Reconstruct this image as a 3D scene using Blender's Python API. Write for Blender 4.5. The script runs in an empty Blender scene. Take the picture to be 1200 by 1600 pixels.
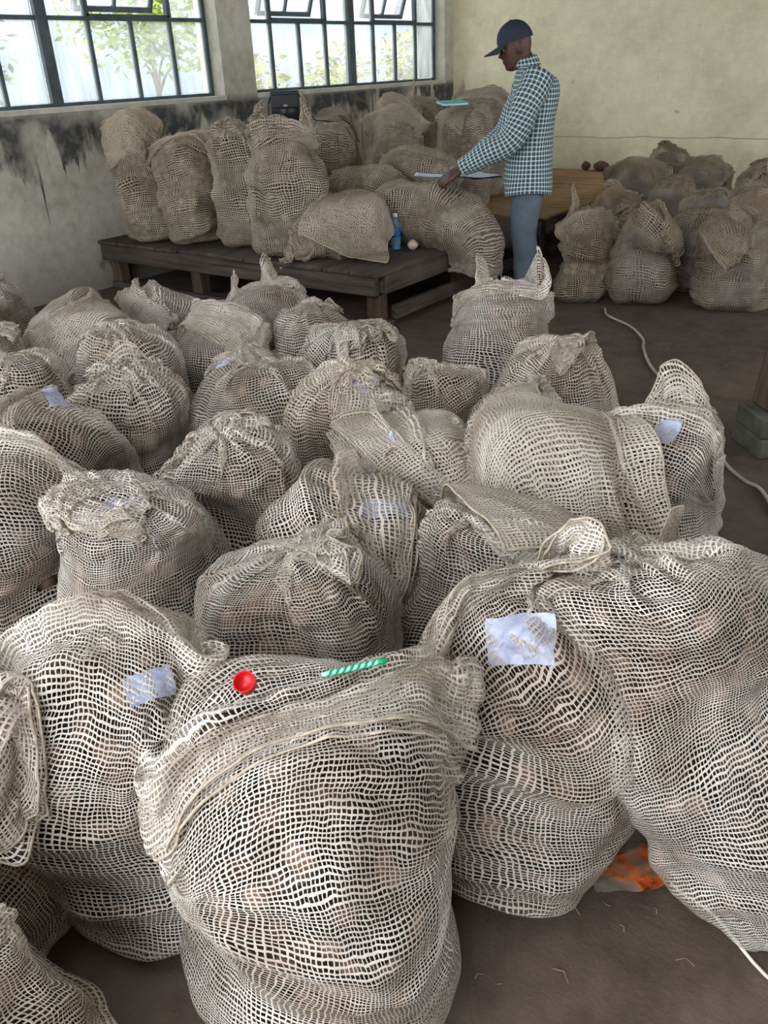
import bpy, bmesh, math, random
import numpy as np
from mathutils import Vector, Matrix, Euler
from concurrent.futures import ThreadPoolExecutor

scene = bpy.context.scene
COL = scene.collection
PI = math.pi
F4 = np.float32

# ------------------------------------------------------------------ camera
CAM_H = 1.5
cam_data = bpy.data.cameras.new('camera')
cam_data.sensor_fit = 'VERTICAL'
cam_data.sensor_height = 36.0
cam_data.lens = 36.0 * 1292.0 / 1600.0
cam_data.clip_start = 0.02
cam = bpy.data.objects.new('camera', cam_data)
COL.objects.link(cam)
_R = np.array([[0.81223971, 0.24938206, -0.5273284],
               [0.58204404, -0.40633539, 0.70435523],
               [-0.03861863, -0.87903364, -0.47519308]])
_M = _R @ np.diag([1.0, -1.0, -1.0])
cam.matrix_world = Matrix([list(_M[0]) + [0], list(_M[1]) + [0], list(_M[2]) + [CAM_H], [0, 0, 0, 1]])
scene.camera = cam

# ------------------------------------------------------------------ world, sun, exposure
world = bpy.data.worlds.new('hazy_sky')
scene.world = world
world.use_nodes = True
wn = world.node_tree.nodes
wn['Background'].inputs['Color'].default_value = (0.90, 0.945, 1.0, 1)
wn['Background'].inputs['Strength'].default_value = 1.0

sun_data = bpy.data.lights.new('sun', 'SUN')
sun_data.energy = 0.35
sun_data.angle = math.radians(3)
sun_data.color = (1.0, 0.95, 0.85)
sun = bpy.data.objects.new('sun', sun_data)
COL.objects.link(sun)
sun.rotation_euler = Vector((-0.62, 0.12, -0.80)).to_track_quat('-Z', 'Y').to_euler()

vs = scene.view_settings
vs.view_transform = 'Standard'
vs.look = 'None'
vs.gamma = 1.0
vs.use_curve_mapping = False
vs.exposure = 2.85
scene.cycles.transparent_max_bounces = 16
scene.cycles.max_bounces = 6
scene.cycles.diffuse_bounces = 4

# ------------------------------------------------------------------ dimensions of the place
WX = -5.8          # inner face of the window wall
WY = 9.5           # inner face of the back wall
RX = 3.4           # inner face of the right wall
FY = -2.0          # inner face of the wall behind the camera
CZ = 4.1           # ceiling
TZ = 0.38          # platform top
TX = -3.05         # platform edge towards the aisle
ADDED_SKYLIGHTS = [(-1.5, -0.2, -1.6, 0.8)]  # added roof opening above the camera, out of view, to light the front sacks
DOOR = (-4.2, 1.4, 3.6)     # x0, x1, height of the doorway behind the camera

def portal(name, loc, direction, sx, sy):
    d = bpy.data.lights.new(name, 'AREA')
    d.shape = 'RECTANGLE'
    d.size, d.size_y = sx, sy
    d.cycles.is_portal = True
    o = bpy.data.objects.new(name, d)
    COL.objects.link(o)
    o.location = loc
    o.rotation_euler = Vector(direction).to_track_quat('-Z', 'Y').to_euler() if abs(direction[2]) < 0.9 else (0, 0, 0)
    return o

portal('doorway_portal', ((DOOR[0] + DOOR[1]) / 2, FY - 0.12, DOOR[2] / 2), (0, 1, 0), DOOR[1] - DOOR[0], DOOR[2])
WINDOWS = [(-1.06, 2.12), (2.53, 5.72), (6.12, 9.31)]
for a, b in WINDOWS:
    portal('window_portal', (WX - 0.15, (a + b) / 2, 2.16), (1, 0, 0), b - a, 1.62)
SIDE_OPENINGS = [(2.6, 4.9), (5.6, 8.6)]     # window openings in the right wall, out of the picture
for a, b in SIDE_OPENINGS:
    portal('side_portal', (RX + 0.15, (a + b) / 2, 2.1), (-1, 0, 0), b - a, 1.8)
for s in ADDED_SKYLIGHTS:
    portal('added_skylight_portal', ((s[0] + s[1]) / 2, (s[2] + s[3]) / 2, CZ + 0.16), (0, 0, -1), s[1] - s[0], s[3] - s[2])

# ------------------------------------------------------------------ material helpers
def lin(r, g=None, b=None):
    if g is None:
        h = r.lstrip('#'); r, g, b = (int(h[i:i + 2], 16) for i in (0, 2, 4))
    f = lambda c: (c / 255 / 12.92) if c / 255 <= 0.04045 else ((c / 255 + 0.055) / 1.055) ** 2.4
    return (f(r), f(g), f(b), 1.0)

class NT:
    """small helper around a material's node tree"""
    def __init__(self, name):
        self.m = bpy.data.materials.new(name)
        self.m.use_nodes = True
        self.t = self.m.node_tree
        self.n = self.t.nodes
        self.b = self.n.get('Principled BSDF')
        self.out = self.n.get('Material Output')
    def node(self, kind, **kw):
        nd = self.n.new(kind)
        for k, v in kw.items():
            setattr(nd, k, v)
        return nd
    def link(self, a, b):
        self.t.links.new(a, b)
    def val(self, sock, v):
        if hasattr(v, 'links') or hasattr(v, 'is_linked'):
            self.link(v, sock)
        else:
            sock.default_value = v
    def math(self, op, a, b=None, c=None, clamp=False):
        nd = self.node('ShaderNodeMath', operation=op)
        nd.use_clamp = clamp
        self.val(nd.inputs[0], a)
        if b is not None: self.val(nd.inputs[1], b)
        if c is not None: self.val(nd.inputs[2], c)
        return nd.outputs[0]
    def noise(self, vec, scale, detail=4, rough=0.55, dist=0.0, dims='3D'):
        nd = self.node('ShaderNodeTexNoise')
        nd.noise_dimensions = dims
        nd.inputs['Scale'].default_value = scale
        nd.inputs['Detail'].default_value = detail
        nd.inputs['Roughness'].default_value = rough
        nd.inputs['Distortion'].default_value = dist
        if vec is not None: self.link(vec, nd.inputs['Vector'])
        return nd
    def voro(self, vec, scale, feature='F1'):
        nd = self.node('ShaderNodeTexVoronoi', feature=feature)
        nd.inputs['Scale'].default_value = scale
        if vec is not None: self.link(vec, nd.inputs['Vector'])
        return nd
    def ramp(self, fac, stops, interp='LINEAR'):
        nd = self.node('ShaderNodeValToRGB')
        cr = nd.color_ramp
        cr.interpolation = interp
        while len(cr.elements) < len(stops): cr.elements.new(0.5)
        for e, (p, c) in zip(cr.elements, stops):
            e.position = p
            e.color = c if not isinstance(c, (int, float)) else (c, c, c, 1)
        self.link(fac, nd.inputs['Fac'])
        return nd.outputs['Color']
    def mix(self, fac, a, b, kind='MIX'):
        nd = self.node('ShaderNodeMix', data_type='RGBA', blend_type=kind)
        self.val(nd.inputs[0], fac)
        self.val(nd.inputs[6], a)
        self.val(nd.inputs[7], b)
        return nd.outputs[2]
    def coord(self, which='Object'):
        return self.node('ShaderNodeTexCoord').outputs[which]
    def mapped(self, vec, scale=(1, 1, 1), loc=(0, 0, 0), rot=(0, 0, 0)):
        nd = self.node('ShaderNodeMapping')
        nd.inputs['Scale'].default_value = scale
        nd.inputs['Location'].default_value = loc
        nd.inputs['Rotation'].default_value = rot
        self.link(vec, nd.inputs['Vector'])
        return nd.outputs[0]
    def bump(self, height, strength=0.3, dist=0.01):
        nd = self.node('ShaderNodeBump')
        nd.inputs['Strength'].default_value = strength
        nd.inputs['Distance'].default_value = dist
        self.link(height, nd.inputs['Height'])
        self.link(nd.outputs[0], self.b.inputs['Normal'])
        return nd.outputs[0]
    def sep(self, vec):
        nd = self.node('ShaderNodeSeparateXYZ')
        self.link(vec, nd.inputs[0])
        return nd.outputs
    def comb(self, x, y, z=0.0):
        nd = self.node('ShaderNodeCombineXYZ')
        self.val(nd.inputs[0], x); self.val(nd.inputs[1], y); self.val(nd.inputs[2], z)
        return nd.outputs[0]

def plain(name, color, rough=0.6, metal=0.0, spec=0.4, vary=0.12, scale=8.0):
    k = NT(name)
    nz = k.noise(k.coord(), scale)
    dark = tuple(c * (1 - vary * 2) for c in color[:3]) + (1,)
    lite = tuple(min(1, c * (1 + vary)) for c in color[:3]) + (1,)
    k.link(k.ramp(nz.outputs['Fac'], [(0.3, dark), (0.7, lite)]), k.b.inputs['Base Color'])
    k.b.inputs['Roughness'].default_value = rough
    k.b.inputs['Metallic'].default_value = metal
    k.b.inputs['Specular IOR Level'].default_value = spec
    return k.m

# ------------------------------------------------------------------ mesh helpers
def tag(o, label=None, cat=None, group=None, kind=None):
    if label: o['label'] = label
    if cat: o['category'] = cat
    if group: o['group'] = group
    if kind: o['kind'] = kind
    return o

def empty(name, loc=(0, 0, 0), rotz=0.0):
    o = bpy.data.objects.new(name, None)
    COL.objects.link(o)
    o.empty_display_size = 0.1
    o.location = loc
    o.rotation_euler = (0, 0, rotz)
    return o

def link_mesh(name, me, mat=None, parent=None, world=True):
    """link a mesh; with world=True its vertices are in world space and are kept there"""
    o = bpy.data.objects.new(name, me)
    COL.objects.link(o)
    if mat is not None and not me.materials: me.materials.append(mat)
    if parent is not None:
        o.parent = parent
        if world:
            o.matrix_parent_inverse = PARENT_INV(parent)
    return o

def PARENT_INV(p):
    m = p.matrix_basis.copy()
    q = p
    while q.parent is not None:
        m = q.parent.matrix_basis @ q.matrix_parent_inverse @ m
        q = q.parent
    return m.inverted()

def bm_obj(name, bm, mat=None, parent=None, smooth=False, world=True):
    me = bpy.data.meshes.new(name)
    bm.to_mesh(me); bm.free()
    if smooth:
        me.polygons.foreach_set('use_smooth', [True] * len(me.polygons))
    return link_mesh(name, me, mat, parent, world)

def add_box(bm, x0, x1, y0, y1, z0, z1, bev=0.0, mtx=None):
    geo = bmesh.ops.create_cube(bm, size=1.0)
    vs_ = geo['verts']
    m = Matrix.Translation(((x0 + x1) / 2, (y0 + y1) / 2, (z0 + z1) / 2)) @ Matrix.Diagonal((abs(x1 - x0), abs(y1 - y0), abs(z1 - z0), 1))
    bmesh.ops.transform(bm, matrix=m, verts=vs_)
    if bev > 0:
        es = list({e for v in vs_ for e in v.link_edges})
        r = bmesh.ops.bevel(bm, geom=es, offset=bev, segments=1, affect='EDGES', clamp_overlap=True)
        vs_ = list({v for f in r['faces'] for v in f.verts} | {v for v in vs_ if v.is_valid})
    if mtx is not None:
        bmesh.ops.transform(bm, matrix=mtx, verts=vs_)
    return vs_

def box_obj(name, dims, mat, parent=None, bev=0.0, mtx=None, world=True):
    bm = bmesh.new()
    add_box(bm, *dims, bev=bev, mtx=mtx)
    return bm_obj(name, bm, mat, parent, world=world)

def grid_mesh(name, P, periodic=False, uv=None, smooth=True):
    """P: (rows, cols, 3) -> quad grid mesh (fast); uv: (rows, cols[+1], 2)"""
    r, c = P.shape[:2]
    me = bpy.data.meshes.new(name)
    me.vertices.add(r * c)
    me.vertices.foreach_set('co', np.ascontiguousarray(P, dtype=F4).ravel())
    cc = c if periodic else c - 1
    j, i = np.meshgrid(np.arange(r - 1), np.arange(cc), indexing='ij')
    i2 = (i + 1) % c
    q = np.stack([j * c + i, j * c + i2, (j + 1) * c + i2, (j + 1) * c + i], -1).reshape(-1, 4)
    nq = len(q)
    me.loops.add(nq * 4)
    me.loops.foreach_set('vertex_index', q.ravel().astype(np.int32))
    me.polygons.add(nq)
    me.polygons.foreach_set('loop_start', np.arange(0, nq * 4, 4, dtype=np.int32))
    if smooth:
        me.polygons.foreach_set('use_smooth', np.ones(nq, dtype=bool))
    if uv is not None:
        uc = uv.shape[1]
        q2 = np.stack([j * uc + i, j * uc + i + 1, (j + 1) * uc + i + 1, (j + 1) * uc + i], -1).reshape(-1, 4)
        lay = me.uv_layers.new(name='UVMap')
        lay.data.foreach_set('uv', uv.reshape(-1, 2)[q2.ravel()].astype(F4).ravel())
    me.update(calc_edges=True)
    return me

def tube_mesh(name, pts, rad, n=6, closed=False, uvlen=None):
    """a round tube along a polyline"""
    pts = np.asarray(pts, float)
    rad = np.broadcast_to(np.asarray(rad, float), (len(pts),))
    t = (np.roll(pts, -1, 0) - np.roll(pts, 1, 0)) if closed else np.gradient(pts, axis=0)
    t /= np.linalg.norm(t, axis=1, keepdims=True) + 1e-9
    ref = np.array([0.13, 0.21, 0.97])
    a = np.cross(t, ref); a /= np.linalg.norm(a, axis=1, keepdims=True) + 1e-9
    b = np.cross(t, a)
    th = np.linspace(0, 2 * PI, n, endpoint=False)
    ring = pts[:, None] + rad[:, None, None] * (np.cos(th)[None, :, None] * a[:, None] + np.sin(th)[None, :, None] * b[:, None])
    if closed:
        ring = np.concatenate([ring, ring[:1]], 0)
    else:
        ring = np.concatenate([pts[None, :1].repeat(n, 1).reshape(1, n, 3), ring, pts[None, -1:].repeat(n, 1).reshape(1, n, 3)], 0)
    r, c = ring.shape[:2]
    uu = np.linspace(0, 1, c + 1); vv = np.arange(r) / max(1, r - 1)
    uv = np.stack(np.broadcast_arrays(uu[None, :], vv[:, None]), -1)
    return grid_mesh(name, ring, True, uv)

def lathe_mesh(name, prof, n=24, loc=(0, 0, 0)):
    prof = np.asarray(prof, float)
    th = np.linspace(0, 2 * PI, n, endpoint=False)
    P = np.stack([prof[:, 0, None] * np.cos(th), prof[:, 0, None] * np.sin(th), np.repeat(prof[:, 1, None], n, 1)], -1) + np.array(loc)
    return grid_mesh(name, P, True)
# ------------------------------------------------------------------ materials of the setting
def mat_floor():
    k = NT('packed_dirt_floor')
    co = k.coord()
    n1 = k.noise(co, 0.9, 6, 0.6)
    n2 = k.noise(co, 7.0, 8, 0.65)
    n3 = k.noise(co, 55.0, 5, 0.7)
    base = k.ramp(n1.outputs['Fac'], [(0.3, lin(66, 54, 46)), (0.5, lin(83, 70, 61)), (0.72, lin(102, 88, 78))])
    c2 = k.ramp(n2.outputs['Fac'], [(0.35, lin(62, 51, 44)), (0.65, lin(106, 92, 82))])
    col = k.mix(0.45, base, c2)
    dust = k.ramp(n3.outputs['Fac'], [(0.55, 0), (0.78, 1)])
    col = k.mix(k.math('MULTIPLY', dust, 0.30), col, lin(124, 108, 92))
    k.link(col, k.b.inputs['Base Color'])
    k.b.inputs['Roughness'].default_value = 0.88
    k.b.inputs['Specular IOR Level'].default_value = 0.25
    h = k.math('ADD', k.math('MULTIPLY', n2.outputs['Fac'], 0.6), k.math('MULTIPLY', n3.outputs['Fac'], 0.4))
    k.bump(h, 0.6, 0.012)
    return k.m

def mat_wall_left():
    k = NT('stained_plaster')
    co = k.coord()
    x, y, z = k.sep(co)
    n1 = k.noise(co, 1.6, 6, 0.6)
    n2 = k.noise(co, 14.0, 6, 0.65)
    base = k.ramp(n1.outputs['Fac'], [(0.3, lin(150, 146, 132)), (0.6, lin(192, 188, 174)), (0.8, lin(206, 202, 190))])
    col = k.mix(0.3, base, k.ramp(n2.outputs['Fac'], [(0.35, lin(142, 136, 122)), (0.65, lin(212, 208, 196))]))
    # soot below the sill with a ragged lower edge, running down in drips
    ragged = k.noise(k.comb(0.0, k.math('MULTIPLY', y, 1.3), k.math('MULTIPLY', z, 0.5)), 2.4, 5, 0.6)
    drip = k.noise(k.comb(0.0, k.math('MULTIPLY', y, 9.0), k.math('MULTIPLY', z, 0.35)), 2.0, 4, 0.6)
    low = k.math('SUBTRACT', 1.28, k.math('MULTIPLY', k.math('SUBTRACT', ragged.outputs['Fac'], 0.30), 1.5))
    low = k.math('SUBTRACT', low, k.math('MULTIPLY', k.math('SUBTRACT', drip.outputs['Fac'], 0.60, clamp=True), 4.5))
    s = k.math('MULTIPLY', k.math('SUBTRACT', z, low), 9.0, clamp=True)
    top = k.math('MULTIPLY', k.math('SUBTRACT', 1.33, z), 14.0, clamp=True)
    patch = k.ramp(k.noise(co, 1.9, 4, 0.6, 0.3).outputs['Fac'], [(0.36, 0.2), (0.52, 1)])
    s = k.math('MULTIPLY', k.math('MULTIPLY', s, top), patch)
    s = k.math('MULTIPLY', s, k.ramp(n2.outputs['Fac'], [(0.25, 0.55), (0.5, 0.95)]))
    col = k.mix(s, col, lin(46, 48, 52))
    # smudges higher up and grime close to the ground
    smudge = k.ramp(k.noise(co, 2.7, 5, 0.7, 0.4).outputs['Fac'], [(0.62, 0), (0.72, 0.8)])
    smudge = k.math('MULTIPLY', smudge, k.math('SUBTRACT', 1.0, k.math('MULTIPLY', k.math('SUBTRACT', z, 1.2), 2.2), clamp=True))
    col = k.mix(smudge, col, lin(58, 58, 60))
    grime = k.math('MULTIPLY', k.math('SUBTRACT', 0.45, k.math('SUBTRACT', z, k.math('MULTIPLY', n1.outputs['Fac'], 0.3))), 1.8, clamp=True)
    col = k.mix(k.math('MULTIPLY', grime, 0.7), col, lin(84, 76, 68))
    k.link(col, k.b.inputs['Base Color'])
    k.b.inputs['Roughness'].default_value = 0.85
    k.bump(n2.outputs['Fac'], 0.25, 0.01)
    return k.m

def mat_wall_back():
    k = NT('cream_plaster')
    co = k.coord()
    x, y, z = k.sep(co)
    n1 = k.noise(co, 1.1, 6, 0.62)
    n2 = k.noise(co, 9.0, 7, 0.66)
    base = k.ramp(n1.outputs['Fac'], [(0.28, lin(196, 186, 150)), (0.5, lin(228, 219, 184)), (0.75, lin(240, 233, 206))])
    col = k.mix(0.3, base, k.ramp(n2.outputs['Fac'], [(0.33, lin(186, 176, 144)), (0.66, lin(240, 233, 206))]))
    # small chips
    spots = k.ramp(k.noise(co, 5.5, 3, 0.55, 0.2).outputs['Fac'], [(0.70, 0), (0.75, 0.55)])
    col = k.mix(spots, col, lin(128, 118, 98))
    sc = k.noise(k.mapped(co, (1.0, 1.0, 7.0), rot=(0, 0.5, 0)), 2.2, 4, 0.6, 0.5)
    scratch = k.ramp(sc.outputs['Fac'], [(0.495, 0), (0.5, 0.35), (0.505, 0)])
    col = k.mix(scratch, col, lin(140, 130, 108))
    # horizontal construction crack
    wob = k.noise(k.comb(k.math('MULTIPLY', x, 1.4), 0.0, 0.0), 1.0, 5, 0.6)
    zc = k.math('ADD', 0.66, k.math('MULTIPLY', wob.outputs['Fac'], 0.10))
    crack = k.math('SUBTRACT', 1.0, k.math('MULTIPLY', k.math('ABSOLUTE', k.math('SUBTRACT', z, zc)), 130.0), clamp=True)
    col = k.mix(k.math('MULTIPLY', crack, 0.75), col, lin(86, 78, 64))
    # soiled, chalky patches low down
    low = k.math('MULTIPLY', k.math('SUBTRACT', 0.9, z), 1.2, clamp=True)
    lowp = k.ramp(k.noise(co, 3.2, 6, 0.7).outputs['Fac'], [(0.42, 0), (0.68, 0.65)])
    col = k.mix(k.math('MULTIPLY', low, lowp), col, lin(150, 142, 120))
    k.link(col, k.b.inputs['Base Color'])
    k.b.inputs['Roughness'].default_value = 0.8
    k.bump(n2.outputs['Fac'], 0.2, 0.01)
    return k.m

def mat_wood(name, c0, c1, axis=0, scale=1.0, rough=0.8):
    k = NT(name)
    co = k.coord()
    s = [26.0 * scale] * 3
    s[axis] = 1.6 * scale
    n1 = k.noise(k.mapped(co, tuple(s)), 1.0, 6, 0.6, 0.6)
    n2 = k.noise(co, 3.0, 5, 0.6)
    col = k.ramp(n1.outputs['Fac'], [(0.3, c0), (0.7, c1)])
    col = k.mix(k.math('MULTIPLY', k.ramp(n2.outputs['Fac'], [(0.4, 0), (0.7, 1)]), 0.45), col, tuple(v * 0.45 for v in c0[:3]) + (1,))
    k.link(col, k.b.inputs['Base Color'])
    k.b.inputs['Roughness'].default_value = rough
    k.b.inputs['Specular IOR Level'].default_value = 0.25
    k.bump(n1.outputs['Fac'], 0.35, 0.006)
    return k.m

def mat_glass():
    k = NT('dusty_window_glass')
    co = k.coord()
    tr = k.node('ShaderNodeBsdfTransparent'); tr.inputs[0].default_value = (0.95, 0.97, 0.96, 1)
    gl = k.node('ShaderNodeBsdfGlossy'); gl.inputs['Roughness'].default_value = 0.03
    df = k.node('ShaderNodeBsdfTranslucent'); df.inputs[0].default_value = (0.8, 0.82, 0.8, 1)
    fr = k.node('ShaderNodeFresnel'); fr.inputs[0].default_value = 1.2
    m1 = k.node('ShaderNodeMixShader'); k.link(fr.outputs[0], m1.inputs[0]); k.link(tr.outputs[0], m1.inputs[1]); k.link(gl.outputs[0], m1.inputs[2])
    nz = k.noise(k.mapped(co, (1, 3.0, 1.0)), 2.0, 6, 0.65)
    dirt = k.math('MULTIPLY', k.ramp(nz.outputs['Fac'], [(0.3, 0.08), (0.75, 0.5)]), 0.6)
    m2 = k.node('ShaderNodeMixShader'); k.link(dirt, m2.inputs[0]); k.link(m1.outputs[0], m2.inputs[1]); k.link(df.outputs[0], m2.inputs[2])
    k.link(m2.outputs[0], k.out.inputs['Surface'])
    return k.m

M = {}
M['floor'] = mat_floor()
M['wall_left'] = mat_wall_left()
M['wall_back'] = mat_wall_back()
M['wall_plain'] = plain('grey_plaster', lin(190, 186, 174), 0.85)
M['ceiling'] = plain('roof_sheet', lin(128, 126, 122), 0.7)
M['steel'] = plain('grey_green_steel_paint', lin(70, 82, 88), 0.55, spec=0.4, vary=0.2)
M['glass'] = mat_glass()
M['timber'] = mat_wood('old_grey_timber_along_x', lin(48, 42, 37), lin(94, 84, 75), 0)
M['timber_y'] = mat_wood('old_grey_timber_along_y', lin(48, 42, 37), lin(94, 84, 75), 1)
M['timber_z'] = mat_wood('old_grey_timber_upright', lin(56, 45, 38), lin(104, 84, 68), 2)
M['slat'] = mat_wood('weathered_reed_slat', lin(112, 84, 58), lin(176, 142, 104), 0)

# ------------------------------------------------------------------ the shell of the room
def structure(name, dims_list, mat):
    bm = bmesh.new()
    for d in dims_list: add_box(bm, *d)
    return tag(bm_obj(name, bm, mat), kind='structure')

structure('floor', [(WX - 0.3, RX + 0.3, FY - 0.3, WY + 0.3, -0.2, 0.0)], M['floor'])
SILL, HEAD, TW = 1.316, 2.99, 0.26
wall = []
wall.append((WX - TW, WX, FY - 0.3, WY + 0.3, 0.0, SILL))
wall.append((WX - TW, WX, FY - 0.3, WY + 0.3, HEAD, CZ))
edges = [FY - 0.3] + [v for w in WINDOWS for v in w] + [WY + 0.3]
for i in range(0, len(edges), 2):
    if edges[i + 1] > edges[i]: wall.append((WX - TW, WX, edges[i], edges[i + 1], SILL, HEAD))
structure('wall_left', wall, M['wall_left'])
structure('wall_back', [(WX, RX, WY, WY + 0.25, 0.0, CZ)], M['wall_back'])
rw = [(RX, RX + 0.25, FY - 0.3, WY + 0.25, 0.0, 1.2), (RX, RX + 0.25, FY - 0.3, WY + 0.25, 3.0, CZ)]
re_ = [FY - 0.3] + [v for w_ in SIDE_OPENINGS for v in w_] + [WY + 0.25]
for i in range(0, len(re_), 2): rw.append((RX, RX + 0.25, re_[i], re_[i + 1], 1.2, 3.0))
structure('wall_right', rw, M['wall_plain'])
structure('wall_front', [(WX, DOOR[0], FY - 0.25, FY, 0, CZ), (DOOR[1], RX, FY - 0.25, FY, 0, CZ), (DOOR[0], DOOR[1], FY - 0.25, FY, DOOR[2], CZ)], M['wall_plain'])
xs = sorted({WX - TW, RX + 0.25} | {v for s in ADDED_SKYLIGHTS for v in s[:2]})
ceil = []
y0, y1 = ADDED_SKYLIGHTS[0][2:]
for a, b in zip(xs[:-1], xs[1:]):
    if any(abs(a - s[0]) < 1e-6 for s in ADDED_SKYLIGHTS):
        ceil += [(a, b, FY - 0.3, y0, CZ, CZ + 0.12), (a, b, y1, WY + 0.3, CZ, CZ + 0.12)]
    else:
        ceil.append((a, b, FY - 0.3, WY + 0.3, CZ, CZ + 0.12))
structure('ceiling', ceil, M['ceiling'])

# ------------------------------------------------------------------ steel windows, pane by pane
ROWZ = [1.344, 1.89, 2.435, 2.98]
def build_window(idx, y0, y1):
    root = empty('window_%d' % idx, (WX, y0, SILL)); tag(root, kind='structure')
    ym = (y0 + y1) / 2
    st = M['steel']
    xo, xi = WX - 0.17, WX - 0.13           # steel section, set back from the inner face
    def bar(name, a, b, z0, z1, x0=xo, x1=xi, mtx=None, par=None):
        return box_obj(name, (x0, x1, a, b, z0, z1), st, par or root, mtx=mtx)
    bar('outer_frame', y0, y1, SILL, ROWZ[0]); bar('outer_frame', y0, y1, ROWZ[3] - 0.02, HEAD)
    bar('outer_frame', y0, y0 + 0.035, ROWZ[0], ROWZ[3] - 0.02); bar('outer_frame', y1 - 0.035, y1, ROWZ[0], ROWZ[3] - 0.02)
    bar('mullion', ym - 0.045, ym + 0.045, ROWZ[0], ROWZ[3] - 0.02, xo - 0.01, xi + 0.015)
    cols = [y0] + [y0 + (ym - y0) * k / 4 for k in (1, 2, 3)] + [ym] + [ym + (y1 - ym) * k / 4 for k in (1, 2, 3)] + [y1]
    pane_cache = {}
    def pane(a, b, z0, z1, par=root, mtx=None):
        return box_obj('pane', (WX - 0.152, WX - 0.148, a + 0.004, b - 0.004, z0 + 0.004, z1 - 0.004), M['glass'], par, mtx=mtx)
    for h in (0, 1):
        c = cols[h * 4:h * 4 + 5]
        a, b = (y0 + 0.035, ym - 0.045) if h == 0 else (ym + 0.045, y1 - 0.035)
        bar('transom', a, b, ROWZ[1] - 0.014, ROWZ[1] + 0.014)
        bar('transom', a, b, ROWZ[2] - 0.014, ROWZ[2] + 0.014)
        e = [a] + c[1:4] + [b]
        for kk in (1, 2, 3):
            bar('glazing_bar', c[kk] - 0.013, c[kk] + 0.013, ROWZ[0], ROWZ[1] - 0.014)
            bar('glazing_bar', c[kk] - 0.013, c[kk] + 0.013, ROWZ[2] + 0.014, ROWZ[3] - 0.02)
            if kk != 2: bar('glazing_bar', c[kk] - 0.02, c[kk] + 0.02, ROWZ[1] + 0.014, ROWZ[2] - 0.014)
        for kk in range(4):
            pane(e[kk], e[kk + 1], ROWZ[0], ROWZ[1]); pane(e[kk], e[kk + 1], ROWZ[2], ROWZ[3])
            if kk in (0, 3): pane(e[kk], e[kk + 1], ROWZ[1], ROWZ[2])
        # top-hung sash, pushed outwards
        sa, sb = c[1] + 0.02, c[3] - 0.02
        zt, zb = ROWZ[2] - 0.016, ROWZ[1] + 0.03
        piv = Matrix.Translation((WX - 0.15, 0, zt)) @ Matrix.Rotation(math.radians(-20), 4, 'Y').inverted() @ Matrix.Translation((-(WX - 0.15), 0, -zt))
        bm = bmesh.new()
        for d in ((xo, xi, sa, sb, zt - 0.03, zt), (xo, xi, sa, sb, zb, zb + 0.04), (xo, xi, sa, sa + 0.03, zb + 0.04, zt - 0.03), (xo, xi, sb - 0.03, sb, zb + 0.04, zt - 0.03)):
            add_box(bm, *d, mtx=piv)
        sash = bm_obj('sash', bm, st, root)
        sm = (sa + sb) / 2
        bar('sash_bar', sm - 0.01, sm + 0.01, zb + 0.04, zt - 0.03, mtx=piv, par=sash)
        pane(sa + 0.03, sm - 0.01, zb + 0.04, zt - 0.03, sash, piv); pane(sm + 0.01, sb - 0.03, zb + 0.04, zt - 0.03, sash, piv)
        # stop bar of the sash
        bar('transom_stop', c[1], c[3], ROWZ[1] + 0.014, ROWZ[1] + 0.03)
    # plastered inner sill
    box_obj('sill', (WX - 0.13, WX + 0.012, y0, y1, SILL - 0.03, SILL + 0.004), M['wall_plain'], root)
    return root
for i, (a, b) in enumerate(WINDOWS):
    build_window(i + 1, a, b)

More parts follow.
